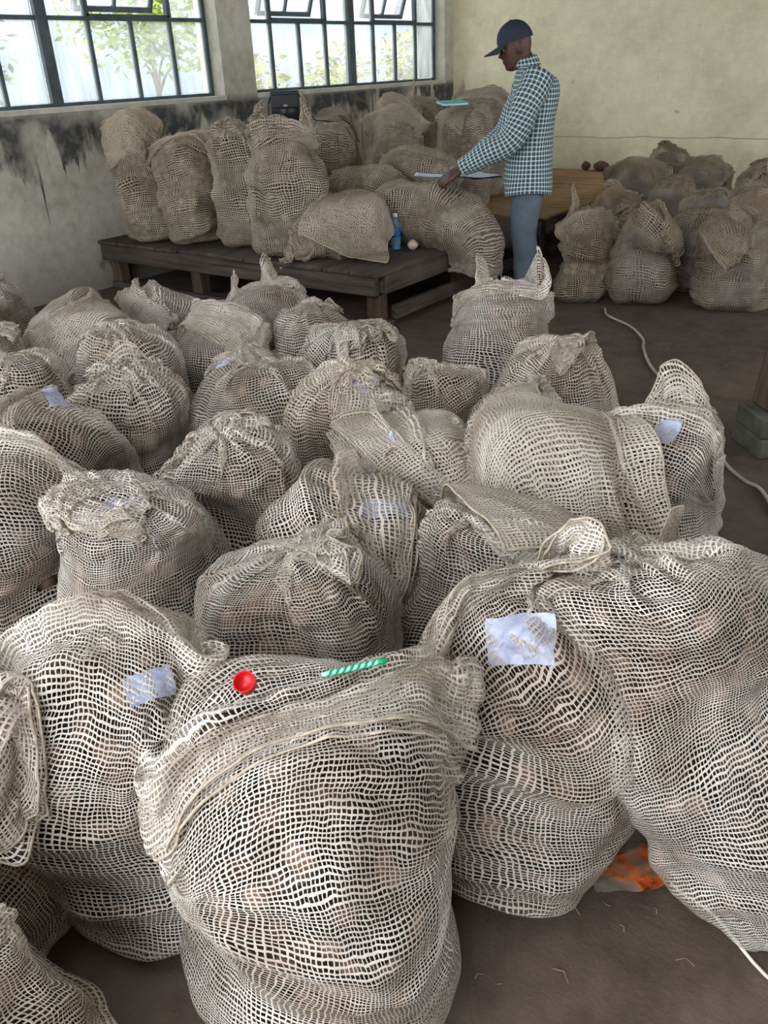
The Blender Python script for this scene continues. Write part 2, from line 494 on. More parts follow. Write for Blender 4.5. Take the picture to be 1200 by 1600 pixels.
# ------------------------------------------------------------------ timber platform under the stacked sacks
def build_platform(name, label, y0, y1, x0, x1, slats):
    root = empty(name, (x1, y0, 0))
    tag(root, label, 'platform')
    th = 0.09
    zt = TZ - 0.028
    # deck
    if slats:
        n = int((y1 - y0) / 0.058)
        me = None
        for k in range(n):
            yy = y0 + (k + 0.5) * (y1 - y0) / n
            if me is None:
                bm = bmesh.new(); add_box(bm, -(x1 - x0) / 2, (x1 - x0) / 2, -0.021, 0.021, -0.011, 0.011, 0.004)
                me = bpy.data.meshes.new('slat'); bm.to_mesh(me); bm.free(); me.materials.append(M['slat'])
            o = link_mesh('slat', me, None, root, world=False)
            o.location = ((x0 + x1) / 2 - x1, yy - y0, TZ - 0.012 + random.uniform(-0.003, 0.003))
            o.rotation_euler = (random.uniform(-0.06, 0.06), 0, random.uniform(-0.006, 0.006))
    else:
        n = 12
        w = (x1 - x0) / n
        for k in range(n):
            g = random.uniform(0.004, 0.012)
            box_obj('deck_board', (x0 + k * w + g, x0 + (k + 1) * w - g * 0.3, y0 - random.uniform(0.0, 0.03), y1, zt, TZ - random.uniform(0, 0.006)), M['timber_y'], root, 0.004)
    # apron rails
    box_obj('front_rail', (x0, x1 - 0.05, y0, y0 + 0.06, zt - 0.125, zt - 0.002), M['timber'], root, 0.006)
    box_obj('side_rail', (x1 - 0.06, x1 - 0.004, y0 + 0.062, y1, zt - 0.115, zt - 0.002), M['timber_y'], root, 0.006)
    box_obj('side_rail', (x0, x0 + 0.06, y0 + 0.062, y1, zt - 0.115, zt - 0.002), M['timber_y'], root, 0.006)
    ys = [y0 + 0.06, (y0 + y1) / 2, y1 - 0.1]
    for yy in ys:
        for xx in ([x1 - 0.12, x1 - 0.87, x1 - 1.75, x0 + 0.05] if yy == ys[0] else [x1 - 0.12, x0 + 0.05]):
            box_obj('leg', (xx - 0.045, xx + 0.055, yy + 0.004, yy + 0.1, 0.0 if yy != ys[0] else 0.05, zt - 0.126), M['timber_z'], root, 0.006)
    box_obj('stretcher', (x0, x1 - 0.02, y0 + 0.05, y0 + 0.17, 0.0, 0.05), M['timber'], root, 0.006)
    box_obj('stretcher', (x1 - 0.055, x1 - 0.012, y0 + 0.18, y1, 0.05, 0.14), M['timber_y'], root, 0.006)
    box_obj('stretcher', (x0, x1 - 0.06, ys[1] + 0.11, ys[1] + 0.15, 0.06, 0.20), M['timber'], root, 0.006)
    return root
build_platform('timber_platform', 'low grey timber platform carrying the sacks beside the man', 4.14, 6.3, WX + 0.02, TX, False)
build_platform('slatted_platform', 'brown slatted platform against the cream wall', 6.36, WY - 0.05, WX + 0.02, TX + 0.02, True)
# ------------------------------------------------------------------ woven sack material
def mat_net(name, c_dark, c_light, warm, tw_u=0.27, tw_v=0.37, dirt=0.35):
    k = NT(name)
    uv = k.node('ShaderNodeUVMap').outputs[0]
    info = k.node('ShaderNodeObjectInfo').outputs['Random']
    x, y, _z = k.sep(uv)
    wob = k.noise(uv, 0.11, 2, 0.5)
    wc = k.sep(wob.outputs['Color'])
    wob2 = k.noise(uv, 0.45, 2, 0.5)
    wd = k.sep(wob2.outputs['Color'])
    uu = k.math('ADD', k.math('ADD', x, k.math('MULTIPLY', wc[0], 3.2)), k.math('MULTIPLY', wd[0], 0.5))
    vv = k.math('ADD', k.math('ADD', y, k.math('MULTIPLY', wc[1], 3.2)), k.math('MULTIPLY', wd[1], 0.5))
    fu = k.math('ABSOLUTE', k.math('SUBTRACT', k.math('FRACT', uu), 0.5))
    fv = k.math('ABSOLUTE', k.math('SUBTRACT', k.math('FRACT', vv), 0.5))
    # every thread has its own thickness
    ru = k.node('ShaderNodeTexWhiteNoise', noise_dimensions='1D'); k.link(k.math('FLOOR', uu), ru.inputs['W'])
    rv = k.node('ShaderNodeTexWhiteNoise', noise_dimensions='1D'); k.link(k.math('FLOOR', vv), rv.inputs['W'])
    fray = k.noise(uv, 1.7, 2, 0.6).outputs['Fac']
    wu = k.math('ADD', k.math('MULTIPLY', ru.outputs[0], tw_u * 0.22), k.math('MULTIPLY', fray, tw_u * 0.75))
    wv = k.math('ADD', k.math('MULTIPLY', rv.outputs[0], tw_v * 0.22), k.math('MULTIPLY', fray, tw_v * 0.75))
    mu = k.math('LESS_THAN', fu, wu)
    mv = k.math('LESS_THAN', fv, wv)
    mask = k.math('MAXIMUM', mu, mv)
    # colour: pale jute with dust and darker worn areas
    n1 = k.noise(uv, 0.035, 4, 0.6).outputs['Fac']
    col = k.ramp(n1, [(0.34, c_dark), (0.62, c_light)])
    tint = k.ramp(info, [(0.0, (0.86, 0.84, 0.82, 1)), (0.5, (1, 1, 1, 1)), (1.0, (1.06, 1.0, 0.92, 1))])
    col = k.mix(1.0, col, tint, 'MULTIPLY')
    col = k.mix(k.math('MULTIPLY', k.ramp(k.noise(uv, 0.02, 3, 0.6).outputs['Fac'], [(0.52, 0), (0.7, 1)]), dirt), col, warm)
    col = k.mix(k.math('MULTIPLY', k.noise(uv, 2.3, 2, 0.6).outputs['Fac'], 0.35), col, tuple(v * 0.55 for v in c_dark[:3]) + (1,))
    df = k.node('ShaderNodeBsdfDiffuse'); k.link(col, df.inputs[0])
    tl = k.node('ShaderNodeBsdfTranslucent'); k.link(k.mix(1.0, col, (1.0, 0.86, 0.68, 1), 'MULTIPLY'), tl.inputs[0])
    ms = k.node('ShaderNodeMixShader'); ms.inputs[0].default_value = 0.16
    k.link(df.outputs[0], ms.inputs[1]); k.link(tl.outputs[0], ms.inputs[2])
    hu = k.math('SUBTRACT', 1.0, k.math('DIVIDE', fu, tw_u))
    hv = k.math('SUBTRACT', 1.0, k.math('DIVIDE', fv, tw_v))
    bp = k.node('ShaderNodeBump'); bp.inputs['Strength'].default_value = 0.5; bp.inputs['Distance'].default_value = 0.002
    k.link(k.math('MAXIMUM', hu, hv), bp.inputs['Height'])
    k.link(bp.outputs[0], df.inputs['Normal'])
    tr = k.node('ShaderNodeBsdfTransparent')
    mx = k.node('ShaderNodeMixShader')
    k.link(mask, mx.inputs[0]); k.link(tr.outputs[0], mx.inputs[1]); k.link(ms.outputs[0], mx.inputs[2])
    k.link(mx.outputs[0], k.out.inputs['Surface'])
    return k.m

def mat_contents(name, c0, c1, c2, rough=0.8, spec=0.2):
    k = NT(name)
    co = k.coord()
    vo = k.voro(co, 22.0)
    nz = k.noise(co, 60.0, 3, 0.6)
    col = k.ramp(k.sep(vo.outputs['Color'])[0], [(0.1, c0), (0.55, c1), (0.95, c2)])
    col = k.mix(k.math('MULTIPLY', k.ramp(vo.outputs['Distance'], [(0.35, 0), (0.62, 1)]), 0.85), col, tuple(v * 0.25 for v in c0[:3]) + (1,))  # gaps between the tubers darkened in the colour, standing in for shade
    col = k.mix(k.math('MULTIPLY', nz.outputs['Fac'], 0.3), col, c0)
    k.link(col, k.b.inputs['Base Color'])
    k.b.inputs['Roughness'].default_value = rough
    k.b.inputs['Specular IOR Level'].default_value = spec
    k.bump(k.math('SUBTRACT', 1.0, vo.outputs['Distance']), 0.8, 0.02)
    return k.m

def mat_liner(name):
    k = NT(name)
    co = k.coord()
    nz = k.noise(co, 9.0, 5, 0.6, 0.6)
    k.link(k.ramp(nz.outputs['Fac'], [(0.3, lin(58, 56, 60)), (0.5, lin(92, 91, 98)), (0.66, lin(128, 130, 142)), (0.8, lin(190, 194, 210))]), k.b.inputs['Base Color'])  # palest stops are bluish-white highlights on the plastic, painted into its colour
    k.b.inputs['Roughness'].default_value = 0.25
    k.bump(nz.outputs['Fac'], 0.6, 0.03)
    return k.m

M['net'] = mat_net('open_weave_jute', lin(176, 163, 148), lin(232, 226, 218), lin(152, 128, 104))
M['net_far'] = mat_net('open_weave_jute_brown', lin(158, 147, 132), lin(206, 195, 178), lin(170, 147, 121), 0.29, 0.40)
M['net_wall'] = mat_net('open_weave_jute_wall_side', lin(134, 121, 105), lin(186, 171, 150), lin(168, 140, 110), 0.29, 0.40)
M['tubers'] = mat_contents('packed_tubers', lin(34, 23, 20), lin(84, 61, 52), lin(150, 120, 104))
M['liner'] = mat_liner('crumpled_plastic_liner')
M['hem'] = plain('jute_hem', lin(172, 159, 140), 0.9, vary=0.2, scale=60)
M['string'] = plain('white_twine', lin(214, 206, 192), 0.8, vary=0.1)

# ------------------------------------------------------------------ numpy noise and resampling
def catmull(A, k, axis, periodic):
    """insert k-1 Catmull-Rom points between neighbours along axis"""
    if k == 1: return A
    A = np.moveaxis(A, axis, 0)
    if periodic:
        p0, p1, p2, p3 = np.roll(A, 1, 0), A, np.roll(A, -1, 0), np.roll(A, -2, 0)
    else:
        ext = np.concatenate([2 * A[:1] - A[1:2], A, 2 * A[-1:] - A[-2:-1]], 0)
        p0, p1, p2, p3 = ext[:-3], ext[1:-2], ext[2:-1], ext[3:]
    out = []
    for i in range(k):
        t = i / k
        out.append(0.5 * ((2 * p1) + (p2 - p0) * t + (2 * p0 - 5 * p1 + 4 * p2 - p3) * t * t + (3 * p1 - p0 - 3 * p2 + p3) * t ** 3))
    B = np.stack(out, 1).reshape((-1,) + A.shape[1:])
    if not periodic: B = np.concatenate([B, A[-1:]], 0)
    return np.moveaxis(B, 0, axis)

def pnoise(rng, rows, cols, kr, kc):
    """smooth noise on a rows x cols grid, periodic along cols, about kr x kc features, range about -1..1"""
    g = rng.uniform(-1, 1, (kr + 4, kc))
    fr = np.linspace(1, kr + 1, rows); fc = np.arange(cols) * kc / cols
    def w(t): return [0.5 * (-t + 2 * t * t - t ** 3), 0.5 * (2 - 5 * t * t + 3 * t ** 3), 0.5 * (t + 4 * t * t - 3 * t ** 3), 0.5 * (-t * t + t ** 3)]
    ir = np.floor(fr).astype(int); tr = fr - ir
    ic = np.floor(fc).astype(int); tc = fc - ic
    R_ = sum(wk[:, None] * g[np.clip(ir + kk - 1, 0, kr + 3)] for kk, wk in enumerate(w(tr)))
    return sum(wk[None, :] * R_[:, (ic + kk - 1) % kc] for kk, wk in enumerate(w(tc)))

# ------------------------------------------------------------------ the fill of a sack: a superellipsoid
EN, EM, ET = 2.35, 4.2, 3.8      # around, towards the bottom, towards the top
class Body:
    def __init__(s, loc, a, b, h, yaw=0.0, lean=(0.0, 0.0), lie=None):
        """loc: base centre; lean: horizontal shift of the top per metre of height; lie: heading of a sack lying down"""
        s.a, s.b, s.c = a, b, h / 2
        s.loc = np.array(loc, float)
        Rz = Matrix.Rotation(yaw, 3, 'Z')
        if lie is not None:
            pitch = lie[1] if isinstance(lie, tuple) else 0.0
            head = lie[0] if isinstance(lie, tuple) else lie
            Rm = Matrix.Rotation(head, 3, 'Z') @ Matrix.Rotation(PI / 2 - pitch, 3, 'Y') @ Rz
        else:
            v = Vector((lean[0], lean[1], 1)).normalized()
            Rm = Vector((0, 0, 1)).rotation_difference(v).to_matrix() @ Rz
        s.R = np.array(Rm)
        s.centre = s.loc + s.R @ np.array([0, 0, s.c])
    def to_world(s, p):
        return p @ s.R.T + s.loc
    def prof(s, n=200, zlo=0.0):
        ph = np.linspace(-PI / 2, PI / 2, n)
        m = np.where(ph > 0, ET, EM)
        r = np.abs(np.cos(ph)) ** (2 / m)
        z = s.c + s.c * np.sign(np.sin(ph)) * np.abs(np.sin(ph)) ** (2 / m)
        return r, z
    pear = 0.14
    def pt(s, th, r, z):
        ct, st = np.cos(th), np.sin(th)
        r = r * (1 + s.pear * (0.55 - z / (2 * s.c)))
        return np.stack([s.a * r * np.sign(ct) * np.abs(ct) ** (2 / EN), s.b * r * np.sign(st) * np.abs(st) ** (2 / EN), z + 0 * r * ct], -1)

NU, NP, NF = 64, 26, 34     # columns around, rows on the filled part, free rows above it

def sack_setup(sp, seed):
    """initial shape of one sack: pinned rows on the fill, free rows gathered above it (world space)"""
    rng = np.random.default_rng(seed)
    B = sp['body']
    B.pear = sp.get('pear', 0.14)
    th = np.arange(NU) * 2 * PI / NU
    r, z = B.prof(400)
    rm = (B.a + B.b) / 2
    ds = np.hypot(np.diff(r) * rm, np.diff(z)); s = np.concatenate([[0], np.cumsum(ds)])
    shoulder = sp.get('shoulder', 0.78)
    i0 = np.argmax(r > sp.get('rbot', 0.45)); i1 = np.argmax(z > shoulder * 2 * B.c)
    sp_s = np.linspace(s[i0], s[i1], NP)
    pr, pz = np.interp(sp_s, s, r), np.interp(sp_s, s, z)
    P = B.pt(th[None, :], pr[:, None], pz[:, None])
    # shape of the filled part: sagging rolls, bulges of the contents
    nrm = P - np.array([0, 0, B.c]); nrm[..., 2] *= 0.25
    nrm /= np.linalg.norm(nrm, axis=-1, keepdims=True)
    amp = sp.get('rough', 1.0)
    roll = 1 - np.abs(pnoise(rng, NP, NU, 8, 4)) * 2
    d = 0.020 * pnoise(rng, NP, NU, 3, 5) + 0.015 * roll + 0.006 * pnoise(rng, NP, NU, 10, 16)
    d = d - np.percentile(d, 35)
    d = np.where(d < 0, d * 0.4, d)
    fade = np.linspace(0, 1, NP); fade = np.clip(np.minimum(fade * 6 + 0.3, (1 - fade) * 5 + 0.4), 0, 1)
    P = P + nrm * (d * amp * fade[:, None])[..., None]
    # free rows
    nk = sp.get('neck', 0.30)
    sn_r = nk if nk > 0.54 else 0.08 + 0.35 * nk                       # neck radius as share of the body radius
    if sp.get('style') == 'pillow': sn_r = 0.10
    i2 = i1 + np.argmax(r[i1:] < sn_r)
    s_neck = s[i2] - s[i1]
    loose = sp.get('loose', 0.26) * 0.9
    slack = sp.get('slack', 1.13)
    tot = s_neck + loose
    fs = np.arange(1, NF + 1) * tot / NF
    on = fs <= s_neck
    fr = np.where(on, np.interp(s[i1] + fs, s, r), sn_r)
    fz = np.where(on, np.interp(s[i1] + fs, s, z) + 0.012, 0)
    ex = np.clip(fs - s_neck, 0, None)
    fl = sp.get('flop', 0.0); tilt = sp.get('tilt', 0.9)
    fz = np.where(on, fz, z[i2] + 0.015 + ex * math.cos(tilt))
    flare = sn_r + (sp.get('mouth', 0.5) - sn_r) * np.clip(ex / max(loose, 1e-3), 0, 1) ** 0.8
    fr = np.where(on, fr, flare)
    pl = np.zeros((NF, NU))
    for kk in (5, 7, 9, 12):
        pl += np.sin(kk * th[None, :] + rng.uniform(0, 6.28) + 1.2 * np.sin(fs[:, None] * 9 + rng.uniform(0, 6.28))) * rng.uniform(0.5, 1)
    comp = np.clip(1 - fr, 0, 1)[:, None]
    rr = fr[:, None] * (1 + 0.16 * pl * comp)
    Fp = B.pt(th[None, :], rr, fz[:, None] + 0.02 * pl * comp)
    tw = rng.uniform(0.4, 1.0) * rng.choice([-1, 1]) * np.clip(fs / s_neck, 0, 1) ** 1.5
    cx, sx = np.cos(tw)[:, None], np.sin(tw)[:, None]
    Fp[..., 0], Fp[..., 1] = cx * Fp[..., 0] - sx * Fp[..., 1], sx * Fp[..., 0] + cx * Fp[..., 1]
    seedn = np.clip(fs / s_neck, 0, 1)[:, None]
    for ax_ in range(3):
        Fp[..., ax_] += 0.03 * pnoise(rng, NF, NU, 8, 12) * seedn * (1 if ax_ == 2 else 0.7)
    dx, dy = math.cos(fl), math.sin(fl)
    # flatten the collar across the flop direction
    ex1 = (np.clip(ex / max(loose, 1e-3), 0, 1) ** 0.7)[:, None]
    along = Fp[..., 0] * dx + Fp[..., 1] * dy
    flat = sp.get('flat', 0.85)
    Fp[..., 0] -= dx * along * flat * ex1; Fp[..., 1] -= dy * along * flat * ex1
    sh = ex * math.sin(tilt)
    Fp[..., 0] += dx * sh[:, None]; Fp[..., 1] += dy * sh[:, None]
    Fp[..., 2] -= (along * flat * ex1) * math.sin(tilt)*0.5
    if sp.get('style') == 'pillow':
        # the mouth laid flat: two ears stick out at the ends of the seam
        e = np.clip(fs / (s_neck * 0.9), 0, 1)[:, None]
        lh = rm * sp.get('ear', 1.38)
        th2 = th[None, :] - fl
        xf = np.cos(th2) * 0.018; xp = np.sin(th2) * lh
        ring = P[-1][None, :, :2]
        eb = e ** 0.85
        fx = ring[..., 0] * (1 - eb) + eb * (xf * dx - xp * dy)
        fy = ring[..., 1] * (1 - eb) + eb * (xf * dy + xp * dx)
        zz = P[-1][:, 2].mean() + (2 * B.c + 0.03 - P[-1][:, 2].mean()) * np.sin(np.clip(fs / s_neck, 0, 1) * PI / 2)
        zz = zz + ex * math.cos(tilt)
        nz_ = 0.02 * pnoise(rng, NF, NU, 6, 8) * e
        Fp = np.stack([fx + dx * sh[:, None] + nz_ * dx, fy + dy * sh[:, None] + nz_ * dy, zz[:, None] + 0.02 * pnoise(rng, NF, NU, 6, 8) * e], -1)
        sp['tie'] = 0
    A = np.concatenate([P, Fp], 0)
    W = B.to_world(A.reshape(-1, 3)).reshape(A.shape)
    per = np.linalg.norm(np.roll(P[-1], -1, 0) - P[-1], axis=-1)
    sp['Lu'] = per.sum() / NU * 1.035
    sp['Lv'] = (1 + (slack - 1) * np.where(on, np.clip((fs - 0.09) / 0.08, 0, 1), 0)) * tot / NF
    sp['neck_row'] = 2 + int(on.sum())
    sp['neck_r'] = sn_r * rm
    rows_v = np.concatenate([sp_s - sp_s[0], sp_s[-1] - sp_s[0] + np.cumsum(sp['Lv'])])
    sp['v'] = rows_v
    sp['th'] = th
    return W

def solve_pair(P, A, Bi, ax, L, ks, kc, w=None):
    """distance constraint between index sets A and B along axis ax (1 rows, 2 columns)"""
    pa = P[:, A] if ax == 1 else P[:, :, A]
    pb = P[:, Bi] if ax == 1 else P[:, :, Bi]
    d = pb - pa
    n = np.sqrt(np.einsum('...i,...i->...', d, d)) + F4(1e-7)
    e = (n - L)
    kk = np.where(e > 0, F4(ks), F4(kc))
    d *= (e * kk / n * F4(0.5))[..., None]
    if ax == 1:
        P[:, A] = pa + d; P[:, Bi] = pb - d
    else:
        P[:, :, A] = pa + d; P[:, :, Bi] = pb - d

def diag_pair(P, A, sh, L, k, periodic):
    pa = P[:, A]
    pb = P[:, A + 1]
    pb = np.roll(pb, -sh, 2)
    d = pb - pa
    n = np.sqrt(np.einsum('...i,...i->...', d, d)) + F4(1e-7)
    g = d * ((n - L) * F4(k * 0.5) / n)[..., None]
    if not periodic:
        if sh > 0: g[:, :, -sh:] = 0
        else: g[:, :, :-sh] = 0
    P[:, A] = pa + g
    P[:, A + 1] -= np.roll(g, sh, 2)

BODIES = []
def push_out(P, b, eps):
    """push points out of a body; eps: clearance (broadcastable)"""
    q = (P - b.loc.astype(F4)) @ b.R.astype(F4)
    q[..., 2] -= F4(b.c)
    wide = 1 + F4(b.pear) * (F4(0.05) - q[..., 2] / F4(2 * b.c))
    k = (np.abs(q[..., 0]) / (F4(b.a) * wide)) ** F4(EN) + (np.abs(q[..., 1]) / (F4(b.b) * wide)) ** F4(EN)
    m = np.where(q[..., 2] > 0, F4(ET), F4(EM))
    f = (k ** (m / F4(EN)) + (np.abs(q[..., 2]) / F4(b.c)) ** m) ** (1 / m)
    lim = 1 + eps / F4((b.a + b.b) / 2)
    ins = f < lim
    sc = np.where(ins, lim / np.maximum(f, F4(0.15)), F4(1))
    return ins, sc, q

def collide(P, prev, b, eps, fric=0.85):
    ins, sc, q = push_out(P, b, eps)
    if not ins.any(): return
    d = (q * (sc - 1)[..., None]) @ b.R.T.astype(F4)
    P += d
    pr = prev
    pr += np.where(ins[..., None], (P - pr) * F4(fric), 0)

def ground_height(P):
    x, y = P[..., 0], P[..., 1]
    return np.where((x < TX) & (y > 4.14), F4(TZ), F4(0.0))

def relax(P, Lu, Lv, colliders, eps, steps, iters, periodic=True, pinned=2, pins=(), ties=(), stitches=(), grav=2.6, stiff=0.05):
    """position based cloth: P (S, rows, cols, 3); the first `pinned` rows never move"""
    P = P.astype(F4).copy()
    S, r, c, _ = P.shape
    fixed = P[:, :pinned].copy()
    prev = P.copy()
    g = F4(-grav / 55.0 ** 2)
    Lu = np.asarray(Lu, F4).reshape(S, 1, 1)
    Lv = np.asarray(Lv, F4)
    Lv = np.broadcast_to(Lv.reshape(S, 1, 1), (S, r - 1, 1)) if Lv.ndim == 1 else Lv.reshape(S, r - 1, 1)
    Ld = np.sqrt(Lu ** 2 + Lv ** 2)
    ce, co_ = np.arange(0, c - 1 + (1 if periodic else 0), 2), np.arange(1, c - 1 + (1 if periodic else 0), 2)
    ce = ce[(ce + 1 < c)] if not periodic else ce
    re, ro = np.arange(0, r - 1, 2), np.arange(1, r - 1, 2)
    b0 = np.array([j for j in range(r - 2) if j % 4 in (0, 1)]); b1 = np.array([j for j in range(r - 2) if j % 4 in (2, 3)])
    if periodic:
        c0 = np.array([i for i in range(c) if i % 4 in (0, 1)]); c1 = np.array([i for i in range(c) if i % 4 in (2, 3)])
    else:
        c0 = np.array([i for i in range(c - 2) if i % 4 in (0, 1)]); c1 = np.array([i for i in range(c - 2) if i % 4 in (2, 3)])
    for st in range(steps):
        vel = np.clip((P - prev) * F4(0.965), -0.03, 0.03)
        prev = P.copy()
        P += vel
        P[..., 2] += g
        for it in range(iters):
            solve_pair(P, re, re + 1, 1, Lv[:, re], 0.9, 0.45)
            solve_pair(P, ro, ro + 1, 1, Lv[:, ro], 0.9, 0.45)
            solve_pair(P, ce, (ce + 1) % c, 2, Lu, 0.9, 0.35)
            solve_pair(P, co_, (co_ + 1) % c, 2, Lu, 0.9, 0.35)
            if it % 2 == 0:
                for A in (re, ro):
                    diag_pair(P, A, 1, Ld[:, A], 0.12, periodic); diag_pair(P, A, -1, Ld[:, A], 0.12, periodic)
            else:
                for A in (b0, b1):
                    if len(A): solve_pair(P, A, A + 2, 1, 2 * Lv[:, A], 0.0, stiff)
                for A in (c0, c1):
                    solve_pair(P, A, (A + 2) % c, 2, 2 * Lu, 0.0, stiff)
            P[:, :pinned] = fixed
            if it % 2 == 0:
                for (si, row, ia, ib) in stitches:
                    pa, pb = P[si, row:, ia], P[si, row:, ib]
                    dd = pb - pa
                    nn = np.linalg.norm(dd, axis=-1, keepdims=True) + 1e-6
                    dd *= F4(0.3) * np.maximum(0, nn - F4(0.022)) / nn
                    P[si, row:, ia] = pa + dd; P[si, row:, ib] = pb - dd
            for (si, row, rt, anc) in ties:
                ring = P[si, row:row + 2]
                cc = ring.mean(axis=(0, 1))
                dd = ring - cc
                cc = cc + (anc - cc) * F4(0.35)
                nn = np.linalg.norm(dd, axis=-1, keepdims=True) + 1e-6
                P[si, row:row + 2] = cc + dd * np.minimum(1, rt / nn)
            for (si, row, col, tgt, until) in pins:
                if st < until * steps: P[si, row, col] += (np.asarray(tgt, F4) - P[si, row, col]) * F4(0.7)
        for si in range(S):
            for bi in colliders[si]:
                collide(P[si, pinned:], prev[si, pinned:], BODIES[bi], eps[si])
        gz = ground_height(P) + F4(0.008)
        low = P[..., 2] < gz
        # a point that sank beside the platform edge stays beside it
        deep = low & (gz > 0.1) & (P[..., 2] < gz - 0.12)
        P[..., 0] = np.where(deep, F4(TX + 0.01), P[..., 0])
        low &= ~deep
        P[..., 2] = np.where(low, gz, P[..., 2])
        prev = np.where(low[..., None], prev + (P - prev) * F4(0.7), prev)
        P[:, :pinned] = fixed
    return P

SACKS = []
def sack(key, x, y, a, h, label, z=0.0, ratio=0.9, yaw=0.3, lean=(0, 0), lie=None, net='net', fill='tubers', res=2, **kw):
    b = Body((x, y, z), a, a * ratio, h, yaw, lean, lie)
    BODIES.append(b)
    SACKS.append(dict(key=key, body=b, bi=len(BODIES) - 1, label=label, net=net, fill=fill, res=res, **kw))

def simulate_all(steps=100, iters=5):
    C_ = np.array([b.centre for b in BODIES])
    init = [sack_setup(sp, 100 + 7 * sp['bi']) for sp in SACKS]
    th = np.arange(NU) * 2 * PI / NU
    def run(idx):
        S = len(idx)
        P = np.stack([init[i][NP - 2:] for i in idx])
        col, eps, pins, ties, stitches = [], [], [], [], []
        for n, i in enumerate(idx):
            sp = SACKS[i]
            d = np.linalg.norm(C_ - C_[sp['bi']], axis=1)
            near = [j for j in np.argsort(d) if d[j] < 0.75][:6]
            col.append(near)
            rows = np.arange(NF) / NF
            fl = sp.get('flop', 0.0) - 0.0
            e = 0.004 + 0.014 * rows[:, None] + 0.012 * rows[:, None] * (1 - np.cos(th[None, :] - fl)) * 0.5
            eps.append(e.astype(F4))
            ties.append((n, sp['neck_row'], sp['neck_r'] * 1.1 if sp.get('style') != 'pillow' else 5.0, P[n, sp['neck_row']].mean(axis=0).astype(F4)))
            if not sp.get('open'):
                m0 = int(round((PI + 2 * sp.get('flop', 0.0)) / (2 * PI) * NU))
                pr = [(i_, (m0 - i_) % NU) for i_ in range(NU)]
                pr = [(a_, b_) for a_, b_ in pr if a_ < b_]
                row0 = sp['neck_row'] + int((NF + 2 - sp['neck_row']) * (0.35 if sp.get('style') == 'pillow' else 0.6))
                stitches.append((n, row0, np.array([p_[0] for p_ in pr]), np.array([p_[1] for p_ in pr])))
            for (ang, fr_, tgt, until, lat_a) in sp.get('pins', ()):
                c0 = int(round((ang % (2 * PI)) / (2 * PI) * NU))
                lat = np.array([-math.sin(lat_a), math.cos(lat_a), 0])
                for q in range(-3, 4):
                    pins.append((n, 2 + int(round(fr_ * (NF - 1))), (c0 + q) % NU, tgt + lat * q * 0.016 - np.array([0, 0, 0.006 * abs(q) ** 1.4]), until))
        out = relax(P, [SACKS[i]['Lu'] for i in idx], np.stack([np.concatenate([SACKS[i]['Lv'][:1], SACKS[i]['Lv']]) for i in idx]), col, eps, steps, iters, pins=pins, ties=ties, stitches=stitches)
        for n, i in enumerate(idx):
            gr = np.concatenate([init[i][:NP - 2], out[n]], 0).astype(float)
            for _ in range(14):          # let the cloth run smoothly over the shoulder
                a_, b_ = NP - 3, NP + 8
                sm = 0.5 * gr[a_:b_] + 0.25 * (gr[a_ - 1:b_ - 1] + gr[a_ + 1:b_ + 1])
                w_ = np.minimum(1, np.minimum(np.arange(b_ - a_) + 1, b_ - a_ - np.arange(b_ - a_)) / 3)[:, None, None]
                gr[a_:b_] += (sm - gr[a_:b_]) * w_
            SACKS[i]['grid'] = gr
    nb = max(4, len(SACKS) // 6)
    chunks = [list(range(k, len(SACKS), nb)) for k in range(nb)]
    with ThreadPoolExecutor(4) as ex:
        list(ex.map(run, chunks))

PITCH = 0.0072
PITCH_MID = 0.0090
PITCH_FAR = 0.0120
WARP_RNG = np.random.default_rng(3)
WARP_K = WARP_RNG.normal(0, 1, (10, 3)); WARP_K *= (2 * PI / WARP_RNG.uniform(0.28, 0.6, (10, 1))) / np.linalg.norm(WARP_K, axis=1, keepdims=True)
WARP_D = WARP_RNG.normal(0, 1, (10, 3)); WARP_P = WARP_RNG.uniform(0, 6.28, 10)
def slump(P, z0):
    """irregular settling of the heap: one smooth field for everything that lies in it"""
    w = np.sin(P @ WARP_K.T + WARP_P) @ WARP_D
    h = np.clip((P[..., 2:3] - z0) / 0.3, 0.15, 1)
    out = P + 0.0105 * w * h * np.array([1, 1, 0.8])
    out[..., 2] = np.maximum(out[..., 2], np.minimum(P[..., 2], z0 + 0.004))
    return out

def bend_points(P, b, s0, kap):
    """let a lying sack droop beyond the distance s0 along its axis"""
    ax = b.R[:, 2]; up = np.array([0, 0, 1.0]); up = up - ax * (ax @ up); up /= np.linalg.norm(up)
    d = P - b.loc
    s = d @ ax; u = d @ up
    rest = d - s[..., None] * ax - u[..., None] * up
    ph = np.maximum(0, s - s0) * kap
    e = np.maximum(0, s - s0)
    cs = np.minimum(s, s0) + np.where(e > 0, np.sin(ph) / kap, 0)
    dn = np.where(e > 0, (1 - np.cos(ph)) / kap, 0)
    return b.loc + rest + (cs + u * np.sin(ph))[..., None] * ax + (u * np.cos(ph) - dn)[..., None] * up

